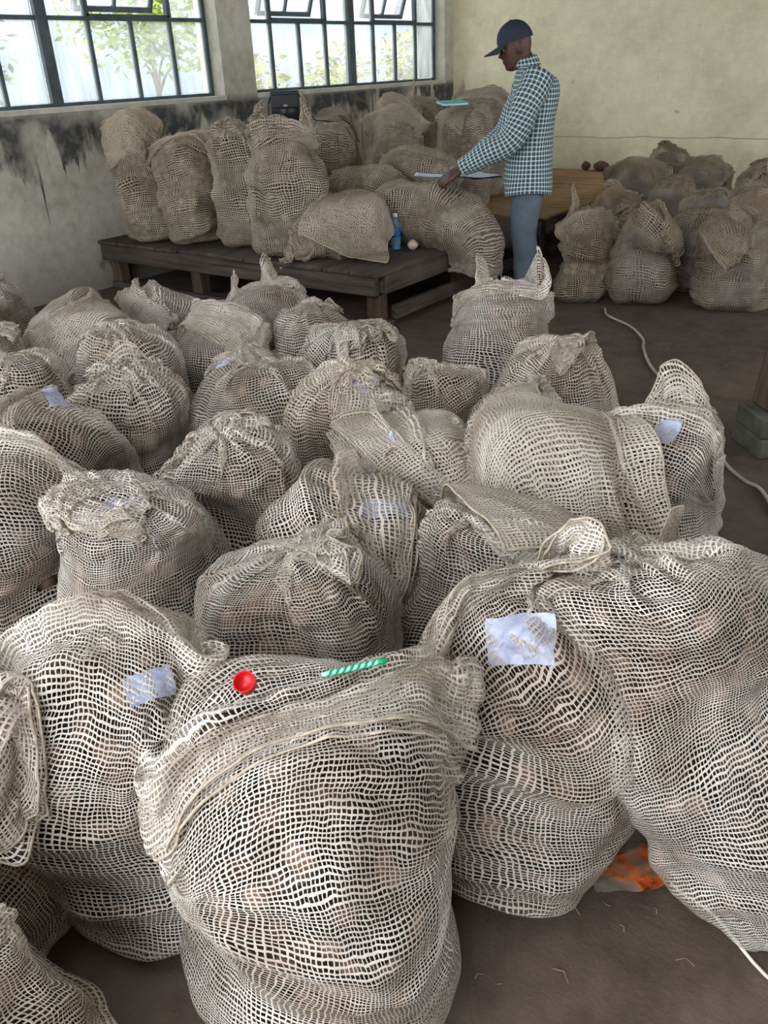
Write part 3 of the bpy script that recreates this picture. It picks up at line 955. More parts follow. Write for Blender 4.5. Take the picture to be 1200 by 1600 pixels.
def build_sack(sp, i):
    rng = np.random.default_rng(1000 + i)
    B = sp['body']
    G_ = sp['grid'].astype(float)
    k = sp['res']
    U = catmull(catmull(G_, k, 0, False), k, 1, True)
    rows, cols = U.shape[:2]
    # pressing-through lumps of the contents and small puckers of the weave
    t = np.arange(rows) / k
    fill = np.clip((NP + 6 - t) / 8, 0, 1)[:, None]
    du = np.roll(U, -1, 1) - np.roll(U, 1, 1); dv = np.gradient(U, axis=0)
    nr = np.cross(du, dv); nr /= np.linalg.norm(nr, axis=-1, keepdims=True) + 1e-9
    lump = 0.0065 * np.maximum(pnoise(rng, rows, cols, 22, 22), -0.3) * fill + 0.003 * pnoise(rng, rows, cols, 40, 30)
    free = np.clip((t - NP - 1) / 5, 0, 1)[:, None]
    crease = np.abs(pnoise(rng, rows, cols, 16, 16)) + 0.6 * np.abs(pnoise(rng, rows, cols, 28, 26)) - 0.5
    lump = lump + (0.014 if sp['net'] == 'net' else 0.020) * crease * free
    U = U + nr * lump[..., None]
    if sp.get('bend'): U = bend_points(U, B, *sp['bend'])
    zb = 0.0 if sp.get('bend') else sp.get('floor_z', 0.0)
    U = slump(U, zb)
    vv = np.interp(t, np.arange(NP + NF), sp['v'])
    pit = PITCH_FAR if sp['net'] != 'net' else (PITCH if sp['res'] > 2 else PITCH_MID)
    ncell = round(sp['Lu'] * NU / pit)
    uv = np.stack(np.broadcast_arrays((np.arange(cols + 1) / cols * ncell)[None, :], (vv / pit)[:, None]), -1)
    uv = uv + rng.uniform(0, 50)
    root = empty('mesh_sack', tuple(B.loc if sp.get('root') is None else sp['root']))
    tag(root, sp['label'], 'sack', sp.get('group', 'woven sacks'))
    bag = link_mesh('woven_bag', grid_mesh('woven_bag', U, True, uv), M[sp['net']], root)
    # hem of the mouth
    ring = U[-1][::max(1, k // 2)]
    link_mesh('hem', tube_mesh('hem', ring, 0.0026, 5, True), M['hem'], root)
    # contents
    n1, n2 = (40, 56) if k > 1 else (20, 28)
    th = np.arange(n2) * 2 * PI / n2
    r, z = B.prof(n1)
    lumps = 1 + 0.03 * np.maximum(pnoise(rng, n1, n2, 12, 16), -0.5)
    Cn = B.pt(th[None, :], r[:, None] * (0.905 - 0.05 * max(0, sp.get('rough', 1) - 1)) * lumps, (B.c + (z - B.c) * 0.93)[:, None])
    Cw = B.to_world(Cn.reshape(-1, 3)).reshape(Cn.shape)
    if sp.get('bend'): Cw = bend_points(Cw, B, *sp['bend'])
    Cw = slump(Cw, zb)
    Cw[..., 2] = np.maximum(Cw[..., 2], sp.get('floor_z', 0.004))
    c = link_mesh('contents', grid_mesh('contents', Cw, True), M[sp['fill']], root)
    c['kind'] = 'stuff'
    return root, U
# ------------------------------------------------------------------ the sacks
IMG0 = math.radians(35.6)
def D(deg):                       # 0 = to the right as seen from the entrance, 90 = away from it
    return IMG0 + math.radians(deg)
def S_(key, x, y, a, h, label, flop=0, tilt=0.9, pins=(), yaw=0.3, **kw):
    if key[0] == 'F' and kw.get('res', 2) < 3: a *= 1.05
    sack(key, x, y, a, h, label, yaw=yaw, flop=D(flop) - yaw, tilt=tilt, **kw)
    sp = SACKS[-1]
    if pins:
        b = sp['body']
        top = b.loc + b.R @ np.array([0, 0, 2 * b.c])
        out = []
        for (mdeg, frac, ddeg, dist, dz, until) in pins:
            t = top + np.array([math.cos(D(ddeg)) * dist, math.sin(D(ddeg)) * dist, dz])
            out.append((D(mdeg) - yaw, frac, t, until, D(mdeg)))
        sp['pins'] = out

GF = 'woven sacks standing on the floor'
# nearest ones
S_('F1', -0.70, 0.70, 0.235, 0.62, 'large pale sack at the front, a red cap and green pen lying on it', 284, 1.0, style='pillow', slack=1.1, pear=0.3, ear=1.25, loose=0.14, neck=0.42, mouth=0.75, res=3, group=GF)
S_('F2', -1.11, 0.62, 0.20, 0.62, 'pale sack left of the one with the red cap, its hem folded on top', 75, 0.9, style='pillow', slack=1.1, loose=0.2, neck=0.35, res=3, group=GF)
S_('F5', -0.54, 1.13, 0.21, 0.61, 'sack with a bluish plastic tag on its collar, beside the torn orange wrapper', 115, 0.8, style='pillow', loose=0.2, neck=0.34, res=3, group=GF)
S_('F6', -0.01, 1.25, 0.20, 0.78, 'tall sack at the right tilting left, its collar standing up as a strip', 170, 0.5, lean=(-0.60, 0.12), pear=-0.65, loose=0.26, neck=0.22, mouth=0.4,
   pins=[(205, 1.0, 215, 0.12, 0.15, 2), (205, 0.55, 235, 0.13, 0.05, 2)], res=3, group=GF)
S_('F7', -1.05, 1.07, 0.21, 0.60, 'sack behind the one with the red cap, its gathered neck flopping right', 10, 0.9, loose=0.24, neck=0.22, res=3, group=GF)
S_('F8', -1.57, 1.05, 0.185, 0.62, 'round sack at the left with its mouth folded down over the front', 240, 0.8, loose=0.22, neck=0.4, res=3, group=GF)
S_('F9', -2.00, 0.94, 0.20, 0.65, 'upright sack cut by the left picture edge, beside the round folded sack', 100, 0.6, style='pillow', loose=0.22, res=2, group=GF)
S_('F3', -1.27, 0.36, 0.17, 0.60, 'sack at the lower left edge with a wide flap hanging towards the centre', 343, 1.0, style='pillow', loose=0.34, neck=0.6, mouth=0.9, res=3, group=GF, pins=[(343, 1.0, 343, 0.27, -0.18, 2), (343, 0.5, 343, 0.20, 0.0, 2)])
S_('F4', -0.98, 0.16, 0.19, 0.50, 'dark shaded sack in the bottom left corner', 200, 0.9, loose=0.2, res=3, group=GF)
S_('F10', -1.63, 1.45, 0.20, 0.60, 'brownish sack with a frilled gathered mouth standing open on top', 120, 0.3, loose=0.22, neck=0.35, mouth=0.6, flat=0.3,
   pins=[(180, 1.0, 180, 0.24, 0.05, 0.6), (60, 1.0, 60, 0.08, 0.12, 0.6)], res=2, group=GF)
S_('F11', -1.22, 1.45, 0.205, 0.52, 'sack with a flat white-tagged flap lying to the right', 350, 1.0, style='pillow', loose=0.22, neck=0.5, mouth=0.8, flat=0.8, res=2, group=GF)
S_('F12', -0.81, 1.50, 0.20, 0.58, 'sack with a crumpled mouth just left of the tilting right sack', 320, 0.9, loose=0.25, neck=0.4, res=2, group=GF)
S_('F13', -0.63, 2.09, 0.17, 0.60, 'sack beside the open aisle with a tagged collar pointing up', 60, 0.3, style='pillow', loose=0.22, neck=0.5, mouth=0.5,
   pins=[(45, 1.0, 70, 0.08, 0.16, 2), (220, 1.0, 200, 0.18, 0.0, 0.5)], res=2, group=GF)
S_('F14', -1.62, 1.98, 0.20, 0.60, 'sack left of the loose sheet, neck twisted to the right', 345, 0.9, loose=0.22, neck=0.2, res=2, group=GF)
S_('F15', -1.27, 1.83, 0.20, 0.55, 'sack half under the loose sheet with a tagged flap turned left', 190, 1.0, style='pillow', loose=0.22, neck=0.45, flat=0.8, res=2, group=GF)
S_('FC', -1.14, 2.28, 0.19, 0.55, 'low sack in the gap between the loose sheet and the corner-tipped sack', 60, 0.9, loose=0.16, neck=0.3, res=1, group=GF)
S_('FB', -0.88, 1.90, 0.20, 0.64, 'sack buried under the loose empty sack', 20, 0.9, loose=0.15, neck=0.3, res=1, group=GF)
S_('F16', -1.20, 2.67, 0.21, 0.57, 'sack behind the loose sheet with one corner pointing up', 320, 0.6, loose=0.24, neck=0.45, mouth=0.6,
   pins=[(330, 1.0, 335, 0.16, 0.10, 2)], res=2, group=GF)
S_('F17', -1.70, 3.16, 0.20, 0.62, 'sack below the man with a wide open two-peaked mouth', 90, 0.0, style='pillow', open=True, loose=0.28, neck=0.85, mouth=0.9, flat=0.2, shoulder=0.85,
   pins=[(170, 1.0, 175, 0.04, 0.16, 2), (10, 1.0, 10, 0.19, 0.17, 2), (350, 1.0, 0, 0.19, 0.14, 2), (90, 1.0, 90, 0.10, 0.02, 2)], res=2, group=GF)
S_('F18', -2.05, 2.03, 0.22, 0.58, 'wide round sack in the middle with its torn mouth pushed back', 140, 0.9, loose=0.24, neck=0.5, res=2, group=GF)
S_('F19', -2.30, 1.66, 0.20, 0.58, 'sack with a small pointed tuft of cloth standing on top', 120, 0.2, loose=0.2, neck=0.2, mouth=0.4,
   pins=[(100, 1.0, 100, 0.05, 0.09, 2)], res=2, group=GF)
S_('F20', -2.23, 1.28, 0.20, 0.60, 'flat-topped sack at the left with a lilac plastic tag', 185, 1.0, style='pillow', loose=0.24, neck=0.5, flat=0.8, res=2, group=GF)
S_('F21', -1.95, 2.45, 0.20, 0.58, 'sack in front of the platform leg, mouth bunched towards the viewer', 290, 0.9, loose=0.24, neck=0.3, res=2, group=GF)
S_('F22', -1.53, 2.42, 0.18, 0.53, 'low sack between the bunched one and the loose sheet', 200, 0.9, loose=0.2, res=2, group=GF)
S_('F23', -2.32, 2.66, 0.17, 0.56, 'narrow sack by the platform with a curled collar', 80, 0.3, loose=0.26, neck=0.25, mouth=0.35,
   pins=[(100, 0.6, 100, 0.08, 0.08, 2), (60, 1.0, 30, 0.10, 0.07, 2)], res=1, group=GF)
S_('F24', -2.68, 2.47, 0.21, 0.58, 'sack with a flat folded flap facing the viewer, near the two-eared sack', 230, 1.0, style='pillow', loose=0.24, neck=0.5, flat=0.8, res=2, group=GF)
S_('F25', -2.90, 2.96, 0.20, 0.56, 'two-eared sack standing against the low timber platform', 90, 0.2, style='pillow', loose=0.26, neck=0.4, mouth=0.6,
   pins=[(190, 1.0, 185, 0.16, 0.12, 2), (350, 1.0, 20, 0.02, 0.18, 2)], res=2, group=GF)
S_('F26', -3.30, 2.62, 0.19, 0.56, 'sack at the back left with a tan fold hanging left', 200, 0.8, style='pillow', loose=0.24, neck=0.4, flat=0.7, res=1, group=GF)
S_('F27', -2.72, 1.97, 0.22, 0.58, 'broad sack with a wrinkled tan collar on its left shoulder', 150, 0.8, loose=0.24, neck=0.4, res=2, group=GF)
S_('F28', -3.30, 2.15, 0.22, 0.58, 'sack at the left with a long low collar trailing right', 340, 1.0, style='pillow', loose=0.26, neck=0.4, flat=0.7, res=2, group=GF)
S_('F29', -4.17, 2.26, 0.20, 0.60, 'dark sack at the left edge by the stained wall', 90, 0.6, loose=0.16, neck=0.3, res=1, group=GF)
S_('F30', -2.85, 1.55, 0.19, 0.58, 'sack at the left with a smooth sloping shoulder and bluish sheen', 150, 0.9, loose=0.22, res=2, group=GF)
S_('F31', -3.32, 1.68, 0.19, 0.58, 'sack cut by the left edge, second row from the stained wall', 20, 0.9, loose=0.22, res=1, group=GF)
S_('F32', -2.68, 1.12, 0.19, 0.58, 'sack cut by the left edge beside the tagged flat-topped one', 60, 0.9, loose=0.22, res=1, group=GF)
S_('F33', -3.78, 1.85, 0.19, 0.58, 'sack at the far left edge below the dark one', 60, 0.9, loose=0.2, res=1, group=GF)

# on the platform
GT = 'woven sacks on the timber platform'
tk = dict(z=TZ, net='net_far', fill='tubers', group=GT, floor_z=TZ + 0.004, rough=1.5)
S_('T1', -5.33, 4.32, 0.20, 0.84, 'tall sack under the left window, its mouth folded over towards the room', 270, 1.2, style='pillow', ear=1.5, loose=0.34, neck=0.75, mouth=1.0, res=2, lean=(-0.10, 0.04), shoulder=0.9, **tk)
S_('T2', -4.93, 4.42, 0.21, 0.70, 'upright sack with a lumpy knotted top, second from the left on the platform', 270, 0.7, style='pillow', loose=0.2, neck=0.5, mouth=0.7, res=2, lean=(-0.12, 0.02), **tk)
S_('T3', -4.47, 4.44, 0.18, 0.76, 'narrow upright sack, third from the left on the platform', 90, 0.3, loose=0.2, neck=0.5, mouth=0.8, res=2, lean=(-0.10, 0.05),
   pins=[(180, 1.0, 160, 0.12, 0.05, 2)], **tk)
S_('T4', -3.95, 4.34, 0.225, 0.78, 'tall pale sack with two upright ears on the platform', 90, 0.1, style='pillow', loose=0.28, neck=0.5, mouth=0.6, res=2, shoulder=0.88,
   pins=[(180, 1.0, 175, 0.10, 0.17, 2), (0, 1.0, 5, 0.15, 0.20, 2), (90, 1.0, 90, 0.06, 0.04, 2)], **tk)
S_('T5', -3.40, 4.66, 0.19, 0.60, 'small sack lying at the platform corner under a draped empty sack', 0, 0.9, lie=D(185), loose=0.16, neck=0.4, res=1, **dict(tk, z=TZ + 0.17))
S_('T6', -3.66, 5.32, 0.19, 0.58, 'slumped sack lying behind the water bottle', 0, 0.7, lie=(D(150), 0.28), loose=0.26, neck=0.4, res=2, **dict(tk, z=TZ + 0.20))
S_('T8', -3.60, 5.06, 0.205, 0.95, 'big filled sack drooping over the platform edge in front of the man', 0, 0.8, lie=0.0, loose=0.30, neck=0.6, mouth=0.7, res=2, bend=(0.40, 2.9), **dict(tk, z=TZ + 0.20, floor_z=0.01))
S_('T7', -3.42, 5.75, 0.20, 0.62, 'sack lying behind the big drooping one, left of the hands', 0, 0.7, lie=(D(165), 0.2), loose=0.26, neck=0.4, res=1, **dict(tk, z=TZ + 0.28))
S_('T10', -4.47, 5.48, 0.19, 0.66, 'sack behind the two-eared one with a tan twisted neck', 30, 0.7, loose=0.22, neck=0.3, res=2, **tk)
S_('T12', -4.62, 5.05, 0.19, 0.62, 'sack wedged behind the third and fourth platform sacks', 60, 0.6, loose=0.2, res=1, **tk)
bk = dict(tk, z=TZ + 0.0)
S_('B2', -4.85, 5.95, 0.20, 0.74, 'sack behind the black handbag strap with loose crumpled cloth', 40, 0.9, loose=0.34, neck=0.5, res=1, **bk)
S_('B3', -4.25, 6.05, 0.21, 0.76, 'sack near the wall with a looped cloth neck, front of the back group', 70, 0.2, style='pillow', loose=0.24, neck=0.3, res=2, pins=[(60, 1.0, 60, 0.10, 0.10, 2)], **bk)
S_('B4', -3.85, 6.55, 0.21, 0.78, 'sack under the teal booklet', 200, 0.9, loose=0.34, neck=0.5, res=1, **bk)
S_('B5', -5.25, 6.5, 0.20, 0.76, 'sack by the window wall right of the handbag', 100, 0.8, neck=0.5, loose=0.34, res=1, **bk)
S_('B6', -4.75, 6.75, 0.21, 0.80, 'sack in the middle of the back group with a white liner showing', 40, 0.8, style='pillow', loose=0.22, res=1, **dict(bk, fill='liner'))
S_('B7', -5.05, 7.6, 0.22, 0.80, 'sack near the corner with an upright square flap', 90, 0.1, style='pillow', loose=0.26, neck=0.5, mouth=0.7, res=2, pins=[(0, 1.0, 10, 0.14, 0.18, 2), (180, 1.0, 190, 0.06, 0.18, 2)], **bk)
S_('B8', -4.15, 7.25, 0.23, 0.84, 'darkest tall sack at the room corner, front of its pair', 90, 0.2, style='pillow', loose=0.26, neck=0.4, mouth=0.7, res=2, pins=[(180, 1.0, 170, 0.14, 0.16, 2), (20, 1.0, 20, 0.12, 0.10, 2)], **bk)
S_('B9', -4.55, 8.1, 0.22, 0.82, 'sack in the very corner with a round tuft of cloth', 0, 0.4, loose=0.34, neck=0.5, res=1, **bk)

# right-hand group by the cream wall
GR = 'woven sacks by the cream wall'
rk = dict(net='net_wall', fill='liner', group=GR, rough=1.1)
S_('R1', -2.31, 5.47, 0.17, 0.55, 'brown slumped sack right beside the legs of the man', 110, 0.3, style='pillow', loose=0.36, neck=0.55, mouth=0.6, res=2, pins=[(150, 1.0, 150, 0.12, 0.22, 2)], **dict(rk, fill='tubers'))
S_('R2', -1.95, 5.64, 0.225, 0.55, 'broad sack with a straight folded rim, second right of the man', 10, 1.0, style='pillow', loose=0.32, neck=0.7, mouth=0.9, flat=0.7, res=2, **rk)
S_('R3', -1.73, 6.10, 0.17, 0.52, 'narrow sack squeezed between two broad sacks on the right', 330, 0.9, loose=0.34, neck=0.5, res=2, **rk)
S_('R4', -1.37, 5.77, 0.235, 0.55, 'broad sack at the right with its rim drawn to the left', 170, 0.9, style='pillow', loose=0.32, neck=0.6, mouth=0.8, res=2, **rk)
S_('R5', -1.00, 6.10, 0.20, 0.50, 'sack cut by the right picture edge', 120, 0.9, loose=0.2, res=1, **rk)
S_('R6', -2.22, 6.15, 0.18, 0.52, 'sack behind the brown slumped one with a cord along its side', 150, 0.9, loose=0.34, neck=0.5, res=1, **rk)
S_('R8', -2.55, 6.65, 0.21, 0.55, 'sack by the slatted platform with a pale twisted collar', 120, 0.8, style='pillow', loose=0.32, neck=0.35, res=2, **rk)
S_('R9', -2.25, 7.05, 0.20, 0.58, 'sack in the third row with a raised loop of cloth', 60, 0.4, loose=0.34, neck=0.5, res=1, **rk)
S_('R10', -1.85, 6.75, 0.20, 0.56, 'sack in the third row with a pale knotted tuft', 90, 0.3, loose=0.34, neck=0.5, res=1, **rk)
S_('R11', -1.42, 6.50, 0.20, 0.56, 'sack behind the broad right one, mouth slumped forward', 260, 0.9, style='pillow', loose=0.32, neck=0.4, res=1, **rk)
S_('R12', -1.70, 7.35, 0.21, 0.60, 'sack in the fourth row with a sharp cloth peak', 60, 0.3, loose=0.34, neck=0.5, res=1, pins=[(0, 1.0, 20, 0.10, 0.14, 2)], **rk)
S_('R13', -2.75, 7.55, 0.22, 0.66, 'sack at the cream wall next to the slatted platform, tan top', 60, 0.6, style='pillow', loose=0.32, neck=0.4, res=1, **rk)
S_('R14', -2.30, 8.05, 0.22, 0.62, 'sack at the cream wall, middle of the back row', 30, 0.7, style='pillow', loose=0.32, neck=0.4, res=1, **rk)
S_('R15', -1.78, 8.05, 0.23, 0.62, 'sack at the cream wall, right end of the back row, pale dome', 90, 0.5, loose=0.34, neck=0.5, res=1, **rk)
S_('R16', -1.25, 7.15, 0.21, 0.58, 'sack at the right edge behind the broad ones', 150, 0.8, neck=0.5, loose=0.34, res=1, **rk)
S_('R17', -2.80, 8.55, 0.22, 0.68, 'sack pressed against the cream wall behind the tan-topped one', 90, 0.5, neck=0.5, loose=0.34, res=1, **rk)

simulate_all()
GRID = {}
for i_, sp_ in enumerate(SACKS):
    root_, U_ = build_sack(sp_, sp_['bi'])
    GRID[sp_['key']] = (root_, U_)
# ------------------------------------------------------------------ loose empty sacks (draped cloth)
def drape(key, name, label, corners, nu, nv, w, l, z0, steps=90, eps=0.03, pins=(), seed=5, net='net', cells=None, wave=0.03):
    """corners: four xy points (start left, start right, end right, end left)"""
    rng = np.random.default_rng(seed)
    c = [np.array(p, float) for p in corners]
    a = np.linspace(0, 1, nv)[:, None, None]; b = np.linspace(0, 1, nu)[None, :, None]
    xy = (1 - a) * ((1 - b) * c[0] + b * c[1]) + a * ((1 - b) * c[3] + b * c[2])
    P = np.concatenate([xy, np.full((nv, nu, 1), z0)], -1)
    P[..., 2] += wave * pnoise(rng, nv, nu, 4, 5) + 0.01 * pnoise(rng, nv, nu, 9, 9)
    cen = P.reshape(-1, 3).mean(0)
    near = [j for j, bd in enumerate(BODIES) if np.linalg.norm(bd.centre[:2] - cen[:2]) < 1.1]
    out = relax(P[None], [w / (nu - 1)], [l / (nv - 1)], [near], [F4(eps)], steps, 6, periodic=False, pinned=0, pins=pins, stiff=0.06)[0].astype(float)
    U = catmull(catmull(out, 2, 0, False), 2, 1, False)
    rows, cols = U.shape[:2]
    U = slump(U, 0.0)
    nr = np.cross(np.gradient(U, axis=1), np.gradient(U, axis=0)); nr /= np.linalg.norm(nr, axis=-1, keepdims=True) + 1e-9
    U = U + nr * (0.006 * (np.abs(pnoise(rng, rows, cols, 14, 12)) - 0.3))[..., None]
    root = empty(name, tuple(U.reshape(-1, 3).min(0)))
    tag(root, label, 'empty sack', 'empty woven sacks')
    pit = PITCH_MID if net == 'net' else PITCH_FAR
    for k_, off in enumerate((0.0, 0.004)):
        V = U + nr * (off if nr[..., 2].mean() < 0 else -off)
        uv = np.stack(np.broadcast_arrays((np.linspace(0, w, cols) / pit)[None, :], (np.linspace(0, l, rows) / pit)[:, None]), -1) + 0.12 * k_
        link_mesh('woven_layer', grid_mesh('woven_layer', V, False, uv), M[net], root)
    edge = np.concatenate([U[0, ::2], U[::2, -1], U[-1, ::-2], U[::-2, 0]], 0)
    link_mesh('hem', tube_mesh('hem', edge, 0.003, 5, True), M['hem'], root)
    GRID[key] = (root, U)
drape('sheet', 'empty_sack', 'large empty sack spread over the sacks beside the aisle',
      [(-1.44, 1.80), (-1.08, 2.28), (-0.36, 1.80), (-0.74, 1.44)], 48, 68, 0.74, 1.10, 0.78, eps=0.035, wave=0.05,
      pins=[(0, 67, 47 - k_, (-0.44 - 0.008 * k_, 1.71 - 0.006 * k_, 0.61), 2) for k_ in range(4)])
drape('sheet2', 'empty_sack', 'empty sack draped over the platform corner next to the water bottle',
      [(-3.92, 4.62), (-3.34, 4.74), (-3.16, 4.26), (-3.56, 4.12)], 44, 44, 0.62, 0.58, 0.85, eps=0.03, seed=8, net='net_far')

# ------------------------------------------------------------------ plastic tags sewn to some sacks
def mat_tag():
    k = NT('thin_blue_plastic')
    co = k.coord()
    nz = k.noise(co, 40.0, 4, 0.6, 0.5)
    k.link(k.ramp(nz.outputs['Fac'], [(0.3, lin(140, 150, 182)), (0.6, lin(186, 192, 214)), (0.75, lin(150, 176, 220))]), k.b.inputs['Base Color'])
    k.b.inputs['Roughness'].default_value = 0.3
    k.b.inputs['Alpha'].default_value = 0.7
    k.bump(nz.outputs['Fac'], 0.4, 0.01)
    return k.m
M['tag'] = mat_tag()
def plastic_tag(key, target, w=0.10, h=0.06, rot=0.0):
    """a small film patch that follows the surface of the bag nearest to the target point"""
    root, U = GRID[key]
    du = np.roll(U, -1, 1) - np.roll(U, 1, 1); dv = np.gradient(U, axis=0)
    nr = np.cross(du, dv); nr /= np.linalg.norm(nr, axis=-1, keepdims=True) + 1e-9
    d = np.linalg.norm(U - np.array(target), axis=-1) + np.where(nr[..., 2] < 0.2, 0.5, 0)
    j, i = np.unravel_index(np.argmin(d), d.shape)
    c = U[j, i]; n = nr[j, i]
    ex = np.array([math.cos(D(rot)), math.sin(D(rot)), 0]); ex -= n * (ex @ n); ex /= np.linalg.norm(ex)
    ey = np.cross(n, ex)
    V = U.reshape(-1, 3); Nf = nr.reshape(-1, 3)
    near = np.linalg.norm(V - c, axis=1) < 0.12
    V, Nf = V[near] - c, Nf[near]
    su, sv, sn = V @ ex, V @ ey, V @ n
    r_, c_ = 9, 13
    P = np.zeros((r_, c_, 3))
    for a in range(r_):
        for b in range(c_):
            x = (b / (c_ - 1) - 0.5) * w; y = (a / (r_ - 1) - 0.5) * h
            dd = (su - x) ** 2 + (sv - y) ** 2
            wgt = np.exp(-dd / (2 * 0.012 ** 2)) + 1e-9
            hi = np.quantile(sn[dd < 0.018 ** 2], 0.8) if (dd < 0.018 ** 2).any() else (sn * wgt).sum() / wgt.sum()
            P[a, b] = c + ex * x + ey * y + n * (np.clip(hi, -0.04, 0.04) - 0.001 + 0.002 * math.sin(a * 2.1 + b * 1.3))
    top, bot = P, P - n * 0.0012
    o = link_mesh('plastic_tag', grid_mesh('plastic_tag', top, False), M['tag'], root)
    o['label'] = 'thin bluish plastic tag'
plastic_tag('F2', (-0.97, 0.63, 0.62), 0.085, 0.05, 30)
plastic_tag('F5', (-0.50, 1.04, 0.62), 0.115, 0.08, 20)
plastic_tag('F11', (-1.06, 1.41, 0.59), 0.10, 0.065, 8)
plastic_tag('F13', (-0.60, 2.03, 0.66), 0.08, 0.06, 50)
plastic_tag('F14', (-1.50, 1.95, 0.62), 0.09, 0.05, 20)
plastic_tag('F15', (-1.26, 1.68, 0.56), 0.10, 0.06, 10)
plastic_tag('F20', (-2.22, 1.27, 0.62), 0.12, 0.08, -30)
plastic_tag('F18', (-2.16, 1.96, 0.60), 0.10, 0.06, 20)
plastic_tag('F8', (-1.50, 0.98, 0.62), 0.08, 0.05, 0)

# ------------------------------------------------------------------ loose twine and frayed threads on the nearer sacks
rng_t = np.random.default_rng(77)
for key in ('F1', 'F2', 'F5', 'F7', 'F8', 'F11', 'F12', 'F14', 'F18', 'F10'):
    root, U = GRID[key]
    for q in range(3):
        j = rng_t.integers(U.shape[0] - 8, U.shape[0]); i = rng_t.integers(0, U.shape[1])
        p = U[j, i]
        dr = rng_t.normal(0, 1, 3); dr[2] = abs(dr[2]) * 0.4; dr /= np.linalg.norm(dr)
        L_ = rng_t.uniform(0.02, 0.05)
        t = np.linspace(0, 1, 7)[:, None]
        bend = rng_t.normal(0, 0.35, 3)
        pts = p + dr * L_ * t + bend * L_ * t ** 2 - np.array([0, 0, 0.5]) * L_ * t ** 2
        link_mesh('loose_thread', tube_mesh('loose_thread', pts, 0.0009, 4), M['string'], root)

# ------------------------------------------------------------------ small things
def top_z(key, x, y, rad=0.02):
    U = GRID[key][1].reshape(-1, 3)
    m = np.hypot(U[:, 0] - x, U[:, 1] - y) < rad
    return float(U[m, 2].max()) if m.any() else 0.62
M['red'] = plain('red_plastic', lin(206, 28, 34), 0.35, vary=0.05)
M['green'] = plain('green_plastic', lin(18, 140, 92), 0.3, vary=0.05)
M['mint'] = plain('pale_green_plastic', lin(150, 214, 196), 0.35, vary=0.05)

# bottle cap lying upside down, open side towards the viewer
cx_, cy_ = -0.775, 0.665
prof = [(0.0, 0.0), (0.0150, 0.0), (0.0163, 0.0015), (0.0165, 0.014), (0.0172, 0.015), (0.0172, 0.0185), (0.0160, 0.0185), (0.0155, 0.0150), (0.0145, 0.0030), (0.0, 0.0028)]
o = link_mesh('bottle_cap', lathe_mesh('bottle_cap', prof, 28), M['red'], None)
o.location = (cx_, cy_, top_z('F1', cx_, cy_, 0.03) + 0.004)
o.rotation_euler = (0.5, 0.25, 0)
tag(o, 'small red bottle cap lying open side up on the front sack', 'bottle cap')

# twisted two-tone pen
def build_pen(p0, p1):
    p0, p1 = np.array(p0), np.array(p1)
    root = empty('pen', tuple(p0))
    ax = p1 - p0; L_ = np.linalg.norm(ax); ax /= L_
    s_ = np.cross(ax, [0, 0, 1]); s_ /= np.linalg.norm(s_); u_ = np.cross(s_, ax)
    t = np.linspace(0, 1, 40)
    link_mesh('barrel', tube_mesh('barrel', p0 + (p1 - p0) * t[:, None], np.interp(t, [0, 0.06, 0.12, 1], [0.0016, 0.0036, 0.0045, 0.0045]), 12), M['mint'], root)
    for k in range(2):
        an = 2 * PI * 4.5 * t + k * PI
        pts = p0 + (p1 - p0) * t[:, None] + 0.0031 * (np.cos(an)[:, None] * s_ + np.sin(an)[:, None] * u_)
        link_mesh('spiral_stripe', tube_mesh('spiral_stripe', pts[3:], 0.0026, 6), M['green'], root)
    cap_ = np.stack([p1 + ax * v for v in (-0.012, 0.0, 0.004)])
    link_mesh('end_plug', tube_mesh('end_plug', cap_, [0.0052, 0.0052, 0.003], 12), M['green'], root)
    tag(root, 'green and mint spiral-striped pen on the front sack', 'pen')
za, zb = top_z('F1', -0.672, 0.722, 0.03), top_z('F1', -0.610, 0.800, 0.03)
zm = top_z('F1', -0.641, 0.761, 0.03)
lift = max(0.0, zm - (za + zb) / 2)
build_pen((-0.672, 0.722, za + lift + 0.006), (-0.610, 0.800, zb + lift + 0.006))

# torn transparent wrapper with an orange print
def mat_wrapper():
    k = NT('clear_film_orange_print')
    co = k.coord()
    nz = k.noise(co, 14.0, 4, 0.6, 0.8)
    k.link(k.ramp(nz.outputs['Fac'], [(0.38, lin(120, 46, 16)), (0.46, lin(190, 88, 34)), (0.54, lin(190, 140, 104)), (0.64, lin(176, 168, 158))]), k.b.inputs['Base Color'])
    k.link(k.ramp(nz.outputs['Fac'], [(0.42, 0.85), (0.50, 0.40), (0.6, 0.16)]), k.b.inputs['Alpha'])
    k.b.inputs['Roughness'].default_value = 0.12
    return k.m
M['wrapper'] = mat_wrapper()
def build_wrapper():
    rng = np.random.default_rng(12)
    r_, c_ = 20, 28
    root = empty('plastic_wrapper', (-0.31, 1.19, 0))
    tag(root, 'torn clear plastic wrapper with orange print on the floor', 'wrapper')
    for lay in range(2):
        x = np.linspace(-0.085, 0.085, c_)[None, :]; y = np.linspace(-0.05, 0.05, r_)[:, None]
        wd = np.interp(x, [-0.085, -0.05, 0, 0.06, 0.085], [0.35, 0.55, 1.0, 1.1, 0.8])
        z = 0.010 + (0.020 if lay else 0.0) * np.clip(1 - (np.abs(y) / 0.05) ** 3, 0, 1) * wd + 0.010 * np.abs(pnoise(rng, r_, c_, 6, 8)) + 0.004 * rng.uniform(0, 1, (r_, c_))
        an = D(20)
        X = x + 0 * y + 0.004 * pnoise(rng, r_, c_, 5, 5); Y = y * wd
        P = np.stack([-0.305 + X * math.cos(an) - Y * math.sin(an), 1.195 + X * math.sin(an) + Y * math.cos(an), z], -1)
        link_mesh('film', grid_mesh('film', P, False), M['wrapper'], root)
